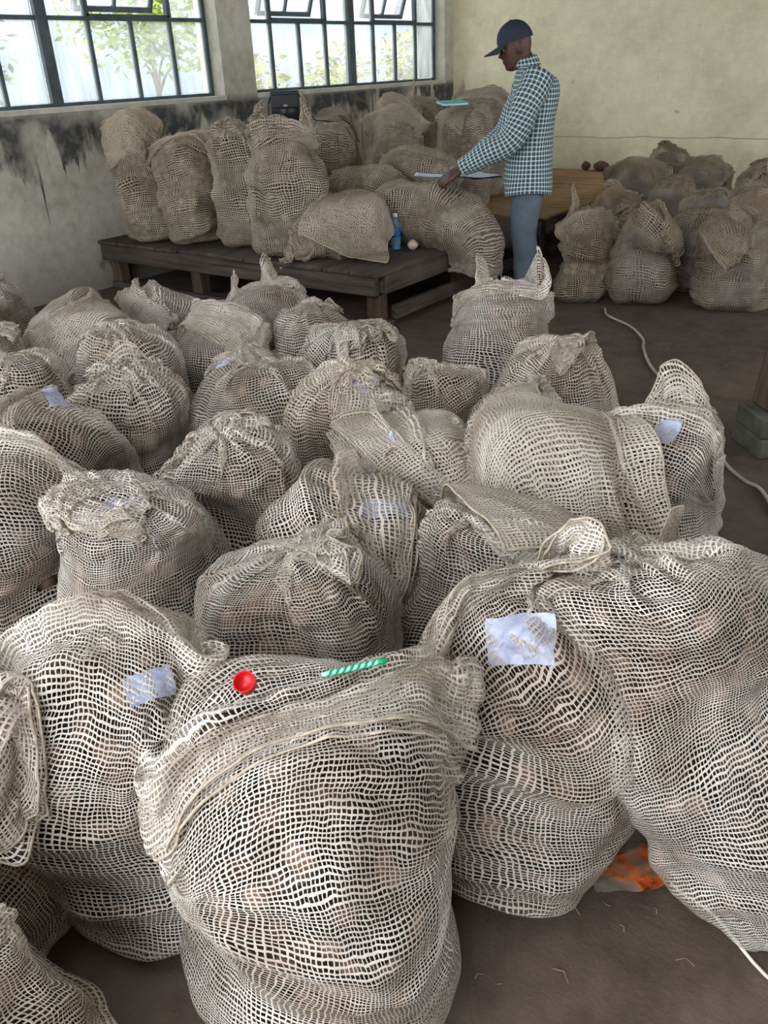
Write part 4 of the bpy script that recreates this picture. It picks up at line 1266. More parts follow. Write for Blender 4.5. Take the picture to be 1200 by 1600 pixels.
build_wrapper()
M['dusty'] = plain('dusty_earth', lin(142, 122, 102), 0.95, vary=0.2, scale=40)
def lump(name, loc, r, label, cat, mat, sx=1.0, sz=0.8, seed=1, group=None):
    rng = np.random.default_rng(seed)
    th = np.arange(20) * 2 * PI / 20; ph = np.linspace(-PI / 2, PI / 2, 13)
    k = 1 + 0.10 * pnoise(rng, 13, 20, 4, 5)
    P = np.stack([np.cos(ph)[:, None] * np.cos(th) * k * r * sx, np.cos(ph)[:, None] * np.sin(th) * k * r, np.sin(ph)[:, None] * k * r * sz + 0 * th], -1)
    P[0] = P[0].mean(0); P[-1] = P[-1].mean(0)
    o = link_mesh(name, grid_mesh(name, P, True), mat)
    o.location = (loc[0], loc[1], loc[2] - P[..., 2].min())
    return tag(o, label, cat, group)
lump('clod', (-0.392, 1.150, 0.0), 0.026, 'pale clod of dry earth beside the torn wrapper', 'clod', M['dusty'], seed=4)
M['tuber_skin'] = plain('brown_tuber_skin', lin(92, 66, 48), 0.85, vary=0.25, scale=30)
M['tuber_cut'] = plain('pale_cut_tuber', lin(196, 172, 150), 0.7, vary=0.15, scale=40)
lump('tuber', (-3.99, 9.36, TZ), 0.05, 'small brown tuber on the slatted platform by the wall, left of the two', 'tuber', M['tuber_skin'], 0.95, 0.9, 5, 'tubers on the slatted platform')
lump('tuber', (-3.80, 9.33, TZ), 0.065, 'larger brown tuber on the slatted platform by the wall, right of the two', 'tuber', M['tuber_skin'], 1.3, 0.8, 6, 'tubers on the slatted platform')
lump('tuber', (-3.27, 4.83, TZ), 0.036, 'pale cut tuber on the platform corner beside the water bottle', 'tuber', M['tuber_cut'], 1.0, 0.95, 7)

# white cable snaking along the aisle
M['cable'] = plain('dirty_white_cable', lin(176, 162, 148), 0.6, vary=0.15)
cab = np.array([(-2.06, 5.32), (-1.975, 5.166), (-1.759, 4.996), (-1.60, 4.78), (-1.539, 4.622), (-1.42, 4.38), (-1.293, 4.19), (-1.15, 4.03), (-1.128, 3.957), (-1.075, 3.837), (-0.973, 3.754), (-0.88, 3.60), (-0.834, 3.489), (-0.761, 3.377), (-0.672, 3.248), (-0.588, 3.163), (-0.532, 3.132), (-0.475, 3.042), (-0.40, 2.90), (-0.2, 2.7), (0.2, 2.5), (0.9, 2.5)])
cab = catmull(np.concatenate([cab, np.full((len(cab), 1), 0.008)], 1), 5, 0, False)
o = link_mesh('cable', tube_mesh('cable', cab, 0.0075, 8), M['cable'])
tag(o, 'thin dirty white cable snaking across the aisle floor', 'cable')
cab2 = catmull(np.array([(-0.24, 1.235, 0.006), (-0.20, 1.215, 0.006), (-0.13, 1.20, 0.006), (-0.02, 1.13, 0.006), (0.1, 1.10, 0.006)]), 5, 0, False)
o = link_mesh('plastic_strap', tube_mesh('plastic_strap', cab2, 0.0035, 6), M['string'])
tag(o, 'white plastic strap running under the tilting right sack', 'strap')

# timber post on blocks at the right edge
M['block'] = plain('grey_concrete_block', lin(88, 86, 78), 0.9, vary=0.25, scale=10)
post = empty('timber_post', (-0.585, 3.575, 0)); tag(post, 'old timber post standing on grey blocks at the right edge', 'post')
rot_ = Matrix.Translation((-0.585, 3.575, 0)) @ Matrix.Rotation(D(0) + 0.1, 4, 'Z')
box_obj('lower_block', (-0.13, 0.22, -0.12, 0.12, 0.0, 0.085), M['block'], post, 0.008, rot_)
box_obj('upper_block', (-0.13, -0.035, -0.11, 0.11, 0.086, 0.175), M['block'], post, 0.008, rot_)
box_obj('upper_block', (-0.03, 0.22, -0.11, 0.11, 0.086, 0.175), M['block'], post, 0.008, rot_)
bm = bmesh.new()
add_box(bm, -0.105, 0.20, -0.09, 0.09, 0.176, 1.15, 0.012)
bmesh.ops.transform(bm, matrix=rot_ @ Matrix.Shear('XY', 4, (0.10, 0.0)), verts=bm.verts)
bm_obj('upright', bm, M['timber_z'], post)

# water bottle on the platform corner
def mat_clear(name, color, rough=0.08, alpha=0.35):
    k = NT(name)
    nz = k.noise(k.coord(), 20.0)
    k.link(k.ramp(nz.outputs['Fac'], [(0.3, tuple(c * 0.8 for c in color[:3]) + (1,)), (0.7, color)]), k.b.inputs['Base Color'])
    k.b.inputs['Roughness'].default_value = rough
    k.b.inputs['Alpha'].default_value = alpha
    return k.m
M['pet'] = mat_clear('clear_blue_plastic', lin(120, 170, 200), 0.08, 0.5)
M['blue_label'] = plain('printed_blue_label', lin(46, 116, 196), 0.4, vary=0.3, scale=60)
M['white_plastic'] = plain('white_plastic', lin(226, 228, 230), 0.4, vary=0.05)
bt = empty('water_bottle', (-3.39, 4.80, TZ)); tag(bt, 'clear plastic water bottle with blue label on the platform corner', 'bottle')
link_mesh('bottle_body', lathe_mesh('bottle_body', [(0, 0), (0.030, 0.0), (0.034, 0.006), (0.033, 0.03), (0.0345, 0.05), (0.033, 0.065), (0.0345, 0.08), (0.0345, 0.15), (0.031, 0.175), (0.018, 0.20), (0.0125, 0.208), (0.0125, 0.215)], 24), M['pet'], bt, world=False)
link_mesh('water', lathe_mesh('water', [(0, 0.003), (0.030, 0.004), (0.032, 0.02), (0.0325, 0.12), (0, 0.12)], 24), M['pet'], bt, world=False)
link_mesh('wrap_label', lathe_mesh('wrap_label', [(0.0352, 0.085), (0.0358, 0.086), (0.0358, 0.146), (0.0352, 0.147)], 24), M['blue_label'], bt, world=False)
link_mesh('screw_cap', lathe_mesh('screw_cap', [(0.0, 0.236), (0.013, 0.235), (0.0150, 0.232), (0.0150, 0.212), (0.0125, 0.211)], 20), M['white_plastic'], bt, world=False)

# black handbag on the sacks below the window
M['leather'] = plain('black_leather', lin(30, 34, 40), 0.4, vary=0.2)
hb = empty('handbag', (-5.12, 5.72, 1.06), D(8)); tag(hb, 'black leather handbag standing on the sacks below the window', 'handbag')
bm = bmesh.new(); vs_ = add_box(bm, -0.115, 0.115, -0.05, 0.05, 0.0, 0.27)
for v in bm.verts:
    if v.co.z > 0.1: v.co.y *= 0.55
es = list(bm.edges); bmesh.ops.bevel(bm, geom=es, offset=0.018, segments=3, affect='EDGES')
bm_obj('bag_body', bm, M['leather'], hb, True, world=False)
bm = bmesh.new(); add_box(bm, -0.118, 0.118, -0.050, 0.034, 0.245, 0.285, 0.008); add_box(bm, -0.118, 0.118, -0.058, -0.046, 0.16, 0.262, 0.006)
bm_obj('flap', bm, M['leather'], hb, world=False)
t = np.linspace(0, 1, 24)
strap = catmull(np.array([(-0.11, 0, 0.26), (-0.14, -0.03, 0.18), (-0.13, -0.05, 0.05), (-0.05, -0.08, 0.0)]), 6, 0, False)
link_mesh('strap', tube_mesh('strap', strap, 0.008, 6), M['leather'], hb, world=False)
strap = catmull(np.array([(0.11, 0, 0.26), (0.16, -0.04, 0.2), (0.22, -0.12, 0.08), (0.3, -0.25, 0.06), (0.5, -0.30, 0.03)]), 6, 0, False)
link_mesh('strap', tube_mesh('strap', strap, 0.007, 6), M['leather'], hb, world=False)
box_obj('buckle', (-0.02, 0.02, -0.065, -0.058, 0.165, 0.19), plain('tarnished_metal', lin(130, 128, 120), 0.35, 0.9), hb, 0.003, world=False)

# papers under the hands, clipboard, teal booklet
def mat_paper():
    k = NT('printed_form_paper')
    co = k.coord()
    x, y, z = k.sep(co)
    ln = k.math('LESS_THAN', k.math('FRACT', k.math('MULTIPLY', y, 75.0)), 0.16)
    wn_ = k.ramp(k.noise(co, 60.0, 3).outputs['Fac'], [(0.45, 0), (0.55, 1)])
    m = k.math('MULTIPLY', ln, wn_)
    k.link(k.mix(k.math('MULTIPLY', m, 0.5), lin(206, 212, 232), lin(70, 84, 130)), k.b.inputs['Base Color'])
    k.b.inputs['Roughness'].default_value = 0.7
    return k.m
M['paper'] = mat_paper()
M['teal'] = plain('teal_card', lin(64, 176, 168), 0.5, vary=0.08)
M['board'] = plain('black_board', lin(26, 26, 30), 0.5)
def sheet_of_paper(name, w, l, curl, mat, seed):
    rng = np.random.default_rng(seed)
    x = np.linspace(-w / 2, w / 2, 10)[None, :]; y = np.linspace(-l / 2, l / 2, 12)[:, None]
    z = curl * (x / w * 2) ** 2 + curl * 0.6 * (y / l * 2) ** 2 + 0.003 * pnoise(rng, 12, 10, 3, 3)
    P = np.stack(np.broadcast_arrays(x, y, z), -1)
    P2 = np.concatenate([P, P[::-1] - np.array([0, 0, 0.0008])], 0)
    return grid_mesh(name, P2, False)
PAPZ = 0.800
clip = empty('clipboard', (-3.09, 5.36, PAPZ), D(25)); tag(clip, 'black clipboard with a printed form under the hands of the man', 'clipboard')
box_obj('backing_board', (-0.115, 0.115, -0.16, 0.16, -0.004, 0.0), M['board'], clip, 0.001, world=False)
o = link_mesh('form', sheet_of_paper('form', 0.21, 0.295, 0.004, M['paper'], 3), M['paper'], clip, world=False); o.location = (0, -0.005, 0.003)
box_obj('clip', (-0.03, 0.03, 0.13, 0.16, 0.001, 0.012), M['steel'], clip, 0.002, world=False)
o = link_mesh('loose_paper', sheet_of_paper('loose_paper', 0.21, 0.29, 0.012, M['paper'], 4), M['paper'])
o.location = (-3.30, 5.16, PAPZ + 0.004); o.rotation_euler = (0.05, 0.03, D(80)); tag(o, 'loose white form lying left of the clipboard on the drooping sack', 'paper')
bk_ = empty('booklet', (-3.93, 6.42, 1.20), D(20)); tag(bk_, 'teal booklet lying on the sacks near the room corner', 'booklet')
box_obj('cover', (-0.11, 0.11, -0.08, 0.08, 0.0, 0.003), M['teal'], bk_, mtx=Matrix.Rotation(0.12, 4, 'X'), world=False)
box_obj('pages', (-0.107, 0.107, -0.077, 0.077, 0.0035, 0.012), M['paper'], bk_, mtx=Matrix.Rotation(0.12, 4, 'X'), world=False)
box_obj('cover', (-0.11, 0.11, -0.08, 0.08, 0.0125, 0.0155), M['teal'], bk_, mtx=Matrix.Rotation(0.12, 4, 'X'), world=False)
# litter on the floor
lit = []
for q in range(60):
    rr = np.random.default_rng(400 + q)
    x = rr.uniform(-0.45, 0.25); y = rr.uniform(0.55, 1.15)
    if q > 25: x, y = rr.uniform(-1.6, -0.2), rr.uniform(3.0, 5.2)
    L_ = rr.uniform(0.006, 0.022); an = rr.uniform(0, 6.28)
    lit.append(np.array([(x, y, 0.002), (x + L_ * math.cos(an), y + L_ * math.sin(an), 0.004), (x + 1.7 * L_ * math.cos(an + 0.5), y + 1.7 * L_ * math.sin(an + 0.5), 0.002)]))
bm = bmesh.new()
for pts in lit:
    me_ = tube_mesh('tmp', pts, 0.0011, 4); bm.from_mesh(me_); bpy.data.meshes.remove(me_)
o = bm_obj('straw_litter', bm, M['dusty'])
tag(o, 'fine bits of straw scattered over the dirt floor', 'litter', None, 'stuff')
# ------------------------------------------------------------------ the man
def loft(name_or_bm, rings, n=28, uvs=(1.0, 1.0), cap=True):
    """rings: list of (centre, axis_u, axis_v, exponent) -> (rows, n, 3)"""
    th = np.arange(n) * 2 * PI / n
    out = []
    for c, u, v, e in rings:
        ct, st = np.cos(th), np.sin(th)
        cu = np.sign(ct) * np.abs(ct) ** (2 / e); sv = np.sign(st) * np.abs(st) ** (2 / e)
        out.append(np.array(c) + cu[:, None] * np.array(u) + sv[:, None] * np.array(v))
    return np.array(out)

def limb(pts, rads, up=(0, 0, 1), k=4):
    """tapered limb rings along a smoothed polyline: (rows, n, 3)"""
    pts = catmull(np.array(pts, float), k, 0, False)
    rads = np.interp(np.linspace(0, 1, len(pts)), np.linspace(0, 1, len(rads)), rads)
    t = np.gradient(pts, axis=0); t /= np.linalg.norm(t, axis=1, keepdims=True)
    a = np.cross(t, np.array(up)); a /= np.linalg.norm(a, axis=1, keepdims=True) + 1e-9
    b = np.cross(t, a)
    n = 24
    th = np.arange(n) * 2 * PI / n
    return pts[:, None] + rads[:, None, None] * (np.cos(th)[None, :, None] * a[:, None] + np.sin(th)[None, :, None] * b[:, None]), pts

def close_grid(P):
    return np.concatenate([P[:1].mean(1, keepdims=True).repeat(P.shape[1], 1), P, P[-1:].mean(1, keepdims=True).repeat(P.shape[1], 1)], 0)

def grids_to_bmesh(grids):
    bm = bmesh.new()
    for P in grids:
        P = close_grid(P)
        me = grid_mesh('tmp', P, True)
        bm.from_mesh(me); bpy.data.meshes.remove(me)
    bmesh.ops.remove_doubles(bm, verts=bm.verts, dist=1e-5)
    return bm

def remeshed(name, bm, voxel, smooth=6):
    me = bpy.data.meshes.new(name); bm.to_mesh(me); bm.free()
    o = bpy.data.objects.new(name, me); COL.objects.link(o)
    md = o.modifiers.new('r', 'REMESH'); md.mode = 'VOXEL'; md.voxel_size = voxel
    sm = o.modifiers.new('s', 'SMOOTH'); sm.iterations = smooth; sm.factor = 0.5
    dg = bpy.context.evaluated_depsgraph_get()
    m2 = bpy.data.meshes.new_from_object(o.evaluated_get(dg))
    m2.name = name
    bpy.data.objects.remove(o); bpy.data.meshes.remove(me)
    m2.polygons.foreach_set('use_smooth', np.ones(len(m2.polygons), dtype=bool))
    return m2

M['skin'] = plain('dark_brown_skin', lin(74, 48, 38), 0.5, spec=0.4, vary=0.08, scale=12)
def mat_check():
    k = NT('checked_cotton')
    uv = k.node('ShaderNodeUVMap').outputs[0]
    x, y, _ = k.sep(uv)
    fx = k.math('FRACT', x); fy = k.math('FRACT', y)
    dx = k.math('LESS_THAN', fx, 0.68); dy = k.math('LESS_THAN', fy, 0.68)
    both = k.math('MULTIPLY', dx, dy)
    one = k.math('SUBTRACT', k.math('MAXIMUM', dx, dy), both)
    col = k.mix(one, lin(204, 216, 218), lin(146, 166, 170))
    col = k.mix(both, col, lin(36, 52, 58))
    nz = k.noise(k.coord(), 7.0)
    col = k.mix(k.math('MULTIPLY', nz.outputs['Fac'], 0.15), col, lin(120, 130, 128))
    k.link(col, k.b.inputs['Base Color'])
    k.b.inputs['Roughness'].default_value = 0.85
    return k.m
M['check'] = mat_check()
def mat_denim():
    k = NT('washed_denim')
    co = k.coord()
    n1 = k.noise(co, 4.0, 5, 0.6); n2 = k.noise(k.mapped(co, (60, 60, 12)), 4.0, 3)
    c = k.ramp(n1.outputs['Fac'], [(0.3, lin(66, 76, 86)), (0.7, lin(114, 126, 136))])
    c = k.mix(k.math('MULTIPLY', n2.outputs['Fac'], 0.35), c, lin(58, 66, 78))
    k.link(c, k.b.inputs['Base Color']); k.b.inputs['Roughness'].default_value = 0.9
    k.bump(n2.outputs['Fac'], 0.2, 0.004)
    return k.m
M['denim'] = mat_denim()
M['cap_cloth'] = plain('navy_cotton', lin(38, 44, 58), 0.8, vary=0.12)
M['shoe'] = plain('black_shoe', lin(28, 26, 26), 0.5)
M['sole'] = plain('grey_rubber_sole', lin(96, 92, 86), 0.8)

man = empty('person', (-2.66, 5.31, 0.0), D(176))
tag(man, 'man in a dark cap, checked shirt and jeans bending over papers beside the platform', 'person')

def arm_pts(s):
    if s > 0: return [(-0.015, 0.175, 1.385), (0.055, 0.235, 1.24), (0.135, 0.255, 1.07), (0.29, 0.235, 0.985), (0.435, 0.195, 0.905)]
    return [(-0.005, -0.175, 1.385), (0.06, -0.225, 1.24), (0.15, -0.235, 1.06), (0.27, -0.16, 0.97), (0.40, -0.06, 0.89)]

def hand_grids(wr, fwd, side, down):
    """palm and five curled fingers; wr wrist point, fwd hand direction, side towards the thumb, down palm normal"""
    fwd, side, down = (np.array(v, float) / np.linalg.norm(v) for v in (fwd, side, down))
    wr = np.array(wr)
    side = side - fwd * (side @ fwd); side /= np.linalg.norm(side)
    dn = np.cross(fwd, side); down = dn if dn @ down > 0 else -dn
    g = []
    ring = lambda c, w, t: (c, side * w, down * t, 2.6)
    g.append(loft('', [ring(wr - fwd * 0.03, 0.026, 0.020), ring(wr, 0.027, 0.019), ring(wr + fwd * 0.03, 0.036, 0.017), ring(wr + fwd * 0.065, 0.042, 0.016), ring(wr + fwd * 0.09, 0.041, 0.013)], 20))
    base = wr + fwd * 0.085
    for q, (off, ln, cur) in enumerate(((0.031, 0.074, 0.55), (0.010, 0.082, 0.6), (-0.011, 0.076, 0.7), (-0.031, 0.060, 0.8))):
        p = base + side * off
        d = fwd.copy(); pts = [p - fwd * 0.02, p]
        for seg, fr_ in enumerate((0.42, 0.32, 0.26)):
            an = cur * (0.35 + 0.35 * seg)
            dd = fwd * math.cos(an) + down * math.sin(an)
            p = p + dd * ln * fr_; pts.append(p)
        P, _ = limb(pts, [0.0095, 0.0095, 0.009, 0.0085, 0.007], up=tuple(side), k=3)
        g.append(P)
    p = wr + fwd * 0.025 + side * 0.026
    d1 = fwd * 0.75 + side * 0.6 + down * 0.25; d1 /= np.linalg.norm(d1); d2 = fwd * 0.9 + side * 0.15 + down * 0.4; d2 /= np.linalg.norm(d2)
    P, _ = limb([p - d1 * 0.012, p + d1 * 0.022, p + d1 * 0.042, p + d1 * 0.042 + d2 * 0.028], [0.013, 0.0125, 0.011, 0.008], up=tuple(down), k=3)
    g.append(P)
    return [wr + (x_ - wr) * 1.14 for x_ in g]

def head_grid():
    # rings from the neck up; front/back profile and half width, in a head frame centred on the skull
    z =  [-0.135, -0.122, -0.112, -0.100, -0.085, -0.072, -0.060, -0.048, -0.036, -0.020, -0.004, 0.010, 0.030, 0.055, 0.080, 0.100, 0.113, 0.120]
    fr = [0.058, 0.082, 0.090, 0.088, 0.086, 0.093, 0.090, 0.089, 0.092, 0.090, 0.086, 0.090, 0.094, 0.091, 0.080, 0.058, 0.034, 0.012]
    bk = [0.010, 0.020, 0.030, 0.048, 0.066, 0.076, 0.084, 0.090, 0.095, 0.100, 0.103, 0.105, 0.106, 0.103, 0.093, 0.070, 0.042, 0.014]
    w =  [0.034, 0.046, 0.052, 0.057, 0.061, 0.063, 0.065, 0.067, 0.069, 0.071, 0.072, 0.073, 0.075, 0.075, 0.069, 0.053, 0.031, 0.010]
    n = 40
    th = np.arange(n) * 2 * PI / n
    rows = []
    for zz, f, b, ww in zip(z, fr, bk, w):
        x = np.where(np.cos(th) > 0, f * np.abs(np.cos(th)) ** 0.85, -b * np.abs(np.cos(th)) ** 0.9)
        y = ww * np.sign(np.sin(th)) * np.abs(np.sin(th)) ** 0.9
        near = np.exp(-(np.minimum(th, 2 * PI - th) / 0.20) ** 2)
        nose = 0.024 * math.exp(-((zz + 0.036) / 0.011) ** 2) + 0.014 * math.exp(-((zz + 0.018) / 0.018) ** 2)
        lips = 0.007 * (math.exp(-((zz + 0.066) / 0.007) ** 2) + math.exp(-((zz + 0.080) / 0.007) ** 2))
        x = x + near * nose + np.exp(-(np.minimum(th, 2 * PI - th) / 0.32) ** 2) * lips
        eye = np.exp(-((np.minimum(th, 2 * PI - th) - 0.42) / 0.17) ** 2) * math.exp(-((zz + 0.002) / 0.012) ** 2)
        x = x - 0.012 * eye
        rows.append(np.stack([x, y, np.full(n, zz)], -1))
    return np.array(rows)

HEADT = Matrix.Translation((0.118, 0.0, 1.578)) @ Matrix.Rotation(0.30, 4, 'Y')
def tf(P, m):
    m = np.array(m)
    return P @ m[:3, :3].T + m[:3, 3]
body_parts = []
body_parts.append(tf(head_grid(), HEADT))
P, _ = limb([(0.0, 0, 1.38), (0.035, 0, 1.46), (0.075, 0, 1.525), (0.100, 0, 1.575)], [0.07, 0.062, 0.056, 0.055], up=(0, 1, 0)); body_parts.append(P)
# ears
for s in (1, -1):
    P = loft('', [((0, 0, -0.032), (0.006, 0, 0), (0, 0.003, 0), 2), ((0.0, 0, -0.02), (0.013, 0, 0), (0, 0.007, 0), 2), ((-0.004, 0, 0.004), (0.018, 0, 0), (0, 0.008, 0), 2), ((-0.006, 0, 0.02), (0.015, 0, 0), (0, 0.007, 0), 2), ((-0.004, 0, 0.03), (0.006, 0, 0), (0, 0.004, 0), 2)], 16)
    P = P + np.array([-0.012, s * 0.073, -0.018])
    body_parts.append(tf(P, HEADT))
# torso, arms and legs underneath the clothes
body_parts.append(loft('', [((0, 0, 0.86), (0.10, 0, 0), (0, 0.15, 0), 2.3), ((0, 0, 1.02), (0.095, 0, 0), (0, 0.145, 0), 2.3), ((-0.005, 0, 1.2), (0.105, 0, 0), (0, 0.16, 0), 2.3), ((-0.01, 0, 1.36), (0.10, 0, 0), (0, 0.17, 0), 2.3), ((0.0, 0, 1.43), (0.07, 0, 0), (0, 0.11, 0), 2.2)], 28))
for s in (1, -1):
    P, _ = limb(arm_pts(s), [0.052, 0.046, 0.040, 0.038, 0.027]); body_parts.append(P)
    P, _ = limb([(0.0, s * 0.085, 0.90), (0.01, s * 0.09, 0.70), (0.02, s * 0.09, 0.48), (0.0, s * 0.09, 0.28), (-0.015, s * 0.09, 0.07)], [0.078, 0.072, 0.052, 0.050, 0.036], up=(0, 1, 0)); body_parts.append(P)
w1 = np.array(arm_pts(1)[-1]); w2 = np.array(arm_pts(-1)[-1])
body_parts += hand_grids(w1 + np.array([0.012, -0.004, -0.008]), (0.86, -0.10, -0.50), (0.10, -0.76, 0.64), (-0.35, -0.4, -0.8))
body_parts += hand_grids(w2 + np.array([0.012, 0.006, -0.008]), (0.88, 0.20, -0.42), (-0.10, 0.90, 0.40), (-0.35, 0.2, -0.9))
bmx = grids_to_bmesh(body_parts)
me_body = remeshed('body', bmx, 0.0055, 4)
link_mesh('body', me_body, M['skin'], man, world=False)

def cloth_mesh(name, P, n_u, v_scale, seed, amp=0.006, k=2, kr=7, kc=7):
    """loft -> denser wrinkled cloth with UVs in checks"""
    rng = np.random.default_rng(seed)
    P = catmull(catmull(P, k, 0, False), k, 1, True)
    r, c = P.shape[:2]
    du = np.roll(P, -1, 1) - np.roll(P, 1, 1); dv = np.gradient(P, axis=0)
    nr = np.cross(du, dv); nr /= np.linalg.norm(nr, axis=-1, keepdims=True) + 1e-9
    P = P + nr * (amp * pnoise(rng, r, c, kr, kc) + amp * 0.5 * np.abs(pnoise(rng, r, c, kr * 2, kc)))[..., None]
    L_ = np.concatenate([[0], np.cumsum(np.linalg.norm(np.diff(P, axis=0), axis=-1).mean(1))])
    uv = np.stack(np.broadcast_arrays((np.linspace(0, n_u, c + 1))[None, :], (L_ / v_scale)[:, None]), -1)
    return P, uv
CHK = 0.027
torso = loft('', [
    ((0.004, 0, 0.735), (0.158, 0, 0), (0, 0.208, 0), 2.4), ((0.002, 0, 0.80), (0.156, 0, 0), (0, 0.206, 0), 2.4), ((0.0, 0, 0.92), (0.148, 0, 0), (0, 0.198, 0), 2.4),
    ((-0.002, 0, 1.04), (0.142, 0, 0), (0, 0.192, 0), 2.4), ((-0.010, 0, 1.18), (0.146, 0, 0), (0, 0.198, 0), 2.4), ((-0.022, 0, 1.30), (0.146, 0, 0), (0, 0.206, 0), 2.4),
    ((-0.022, 0, 1.375), (0.132, 0, 0), (0, 0.200, 0), 2.3), ((-0.008, 0, 1.42), (0.106, 0, 0.014), (0, 0.165, 0), 2.2), ((0.012, 0, 1.452), (0.084, 0, 0.02), (0, 0.115, 0), 2.1), ((0.028, 0, 1.470), (0.072, 0, 0.026), (0, 0.078, 0), 2.0)], 30)
# shirt tails: the hem dips at front and back
thh = np.arange(30) * 2 * PI / 30
torso[0, :, 2] -= 0.035 * np.cos(thh) ** 2; torso[1, :, 2] -= 0.015 * np.cos(thh) ** 2
shirt = empty('shirt'); shirt.parent = man
P, uv = cloth_mesh('torso', torso, round(1.2 / CHK), CHK, 21, 0.011)
link_mesh('shirt_body', grid_mesh('shirt_body', P, True, uv), M['check'], shirt, world=False)
for s in (1, -1):
    pts = arm_pts(s); pts = [np.array(pts[0]) + np.array([-0.005, -s * 0.03, 0.012])] + pts[1:]
    P, _ = limb(pts, [0.100, 0.086, 0.080, 0.073, 0.052])
    P, uv = cloth_mesh('sleeve', P, 20, CHK, 30 + s, 0.008, 1, 9, 5)
    link_mesh('sleeve', grid_mesh('sleeve', P, True, uv), M['check'], shirt, world=False)
    d = np.array(pts[-1]) - np.array(pts[-2]); d /= np.linalg.norm(d)
    e = np.array(pts[-1])
    P, _ = limb([e - d * 0.045, e - d * 0.02, e + d * 0.012], [0.056, 0.055, 0.050], k=3)
    P, uv = cloth_mesh('cuff', P, 14, CHK, 40 + s, 0.003, 1, 3, 5)
    link_mesh('cuff', grid_mesh('cuff', P, True, uv), M['check'], shirt, world=False)
col_r = loft('', [((0.040, 0, 1.452), (0.078, 0, -0.004), (0, 0.086, 0), 2.0), ((0.046, 0, 1.485), (0.068, 0, -0.012), (0, 0.072, 0), 2.0), ((0.052, 0, 1.507), (0.064, 0, -0.014), (0, 0.066, 0), 2.0), ((0.050, 0, 1.502), (0.072, 0, -0.014), (0, 0.074, 0), 2.0), ((0.040, 0, 1.460), (0.090, 0, -0.004), (0, 0.098, 0), 2.0)], 30)
P, uv = cloth_mesh('collar', col_r, 22, CHK, 50, 0.002)
link_mesh('collar', grid_mesh('collar', P, True, uv), M['check'], shirt, world=False)
# jeans
jeans = empty('jeans'); jeans.parent = man
hip = loft('', [((0.0, 0, 0.80), (0.120, 0, 0), (0, 0.178, 0), 2.4), ((0.0, 0, 0.88), (0.122, 0, 0), (0, 0.178, 0), 2.4), ((0.0, 0, 0.98), (0.112, 0, 0), (0, 0.165, 0), 2.4), ((0.0, 0, 1.03), (0.106, 0, 0), (0, 0.158, 0), 2.4)], 28)
P, uv = cloth_mesh('hips', hip, 10, 0.1, 60, 0.003)
link_mesh('jeans_hips', grid_mesh('jeans_hips', P, True, uv), M['denim'], jeans, world=False)
for s in (1, -1):
    P, _ = limb([(0.0, s * 0.088, 0.86), (0.005, s * 0.092, 0.70), (0.02, s * 0.094, 0.50), (0.0, s * 0.094, 0.28), (-0.012, s * 0.094, 0.045)], [0.104, 0.096, 0.082, 0.074, 0.070], up=(0, 1, 0))
    P, uv = cloth_mesh('leg', P, 8, 0.1, 70 + s, 0.007, 1, 12, 4)
    link_mesh('jeans_leg', grid_mesh('jeans_leg', P, True, uv), M['denim'], jeans, world=False)
# shoes
for s in (1, -1):
    sh = loft('', [((-0.075, s * 0.094, 0.055), (0, 0.030, 0), (0, 0, 0.038), 2.4), ((-0.05, s * 0.094, 0.066), (0, 0.038, 0), (0, 0, 0.054), 2.4), ((0.02, s * 0.094, 0.058), (0, 0.042, 0), (0, 0, 0.046), 2.4), ((0.10, s * 0.097, 0.040), (0, 0.047, 0), (0, 0, 0.030), 2.4), ((0.165, s * 0.097, 0.034), (0, 0.042, 0), (0, 0, 0.022), 2.4), ((0.195, s * 0.097, 0.028), (0, 0.022, 0), (0, 0, 0.012), 2.4)], 20)
    so = link_mesh('shoe', grid_mesh('shoe', close_grid(sh), True), M['shoe'], man, world=False)
    bm = bmesh.new(); add_box(bm, -0.08, 0.19, s * 0.096 - 0.046, s * 0.096 + 0.046, 0.0, 0.022, 0.008)
    bm_obj('sole', bm, M['sole'], so, world=False)
# cap
cap = empty('cap'); cap.parent = man
n_ = 32
ph = np.linspace(0, PI / 2, 10)
dome = np.array([np.stack([(-0.008 + 0.112 * np.cos(p) * np.cos(np.arange(n_) * 2 * PI / n_)), 0.086 * np.cos(p) * np.sin(np.arange(n_) * 2 * PI / n_), np.full(n_, 0.024 + 0.112 * math.sin(p) ** 0.9)], -1) for p in ph])
dome[..., 2] -= 0.012 * (dome[..., 0] < -0.02) * np.clip(-dome[..., 0] * 8, 0, 1) * np.linspace(1, 0, 10)[:, None]
dome = tf(dome, HEADT)
link_mesh('crown', grid_mesh('crown', dome, True), M['cap_cloth'], cap, world=False)
ar = np.linspace(-1.05, 1.05, 18)
inner = np.stack([0.100 * np.cos(ar), 0.082 * np.sin(ar), np.full(18, 0.024)], -1)
rows = []
for q in np.linspace(0, 1, 6):
    r_ = inner.copy(); r_[:, 0] += q * 0.098 * np.cos(ar * 0.9) ** 0.8; r_[:, 2] += -0.020 * q - 0.020 * (np.sin(ar) ** 2) * q
    rows.append(r_)
top = np.array(rows); bot = top[::-1] - np.array([0, 0, 0.005])
brim = tf(np.concatenate([top, bot, top[:1]], 0), HEADT)
link_mesh('visor', grid_mesh('visor', brim, False), M['cap_cloth'], cap, world=False)
bt_ = tf(np.array([np.stack([-0.008 + 0.009 * np.cos(p) * np.cos(np.arange(10) * 2 * PI / 10), 0.009 * np.cos(p) * np.sin(np.arange(10) * 2 * PI / 10), np.full(10, 0.134 + 0.006 * math.sin(p))], -1) for p in np.linspace(0, PI / 2, 4)]), HEADT)
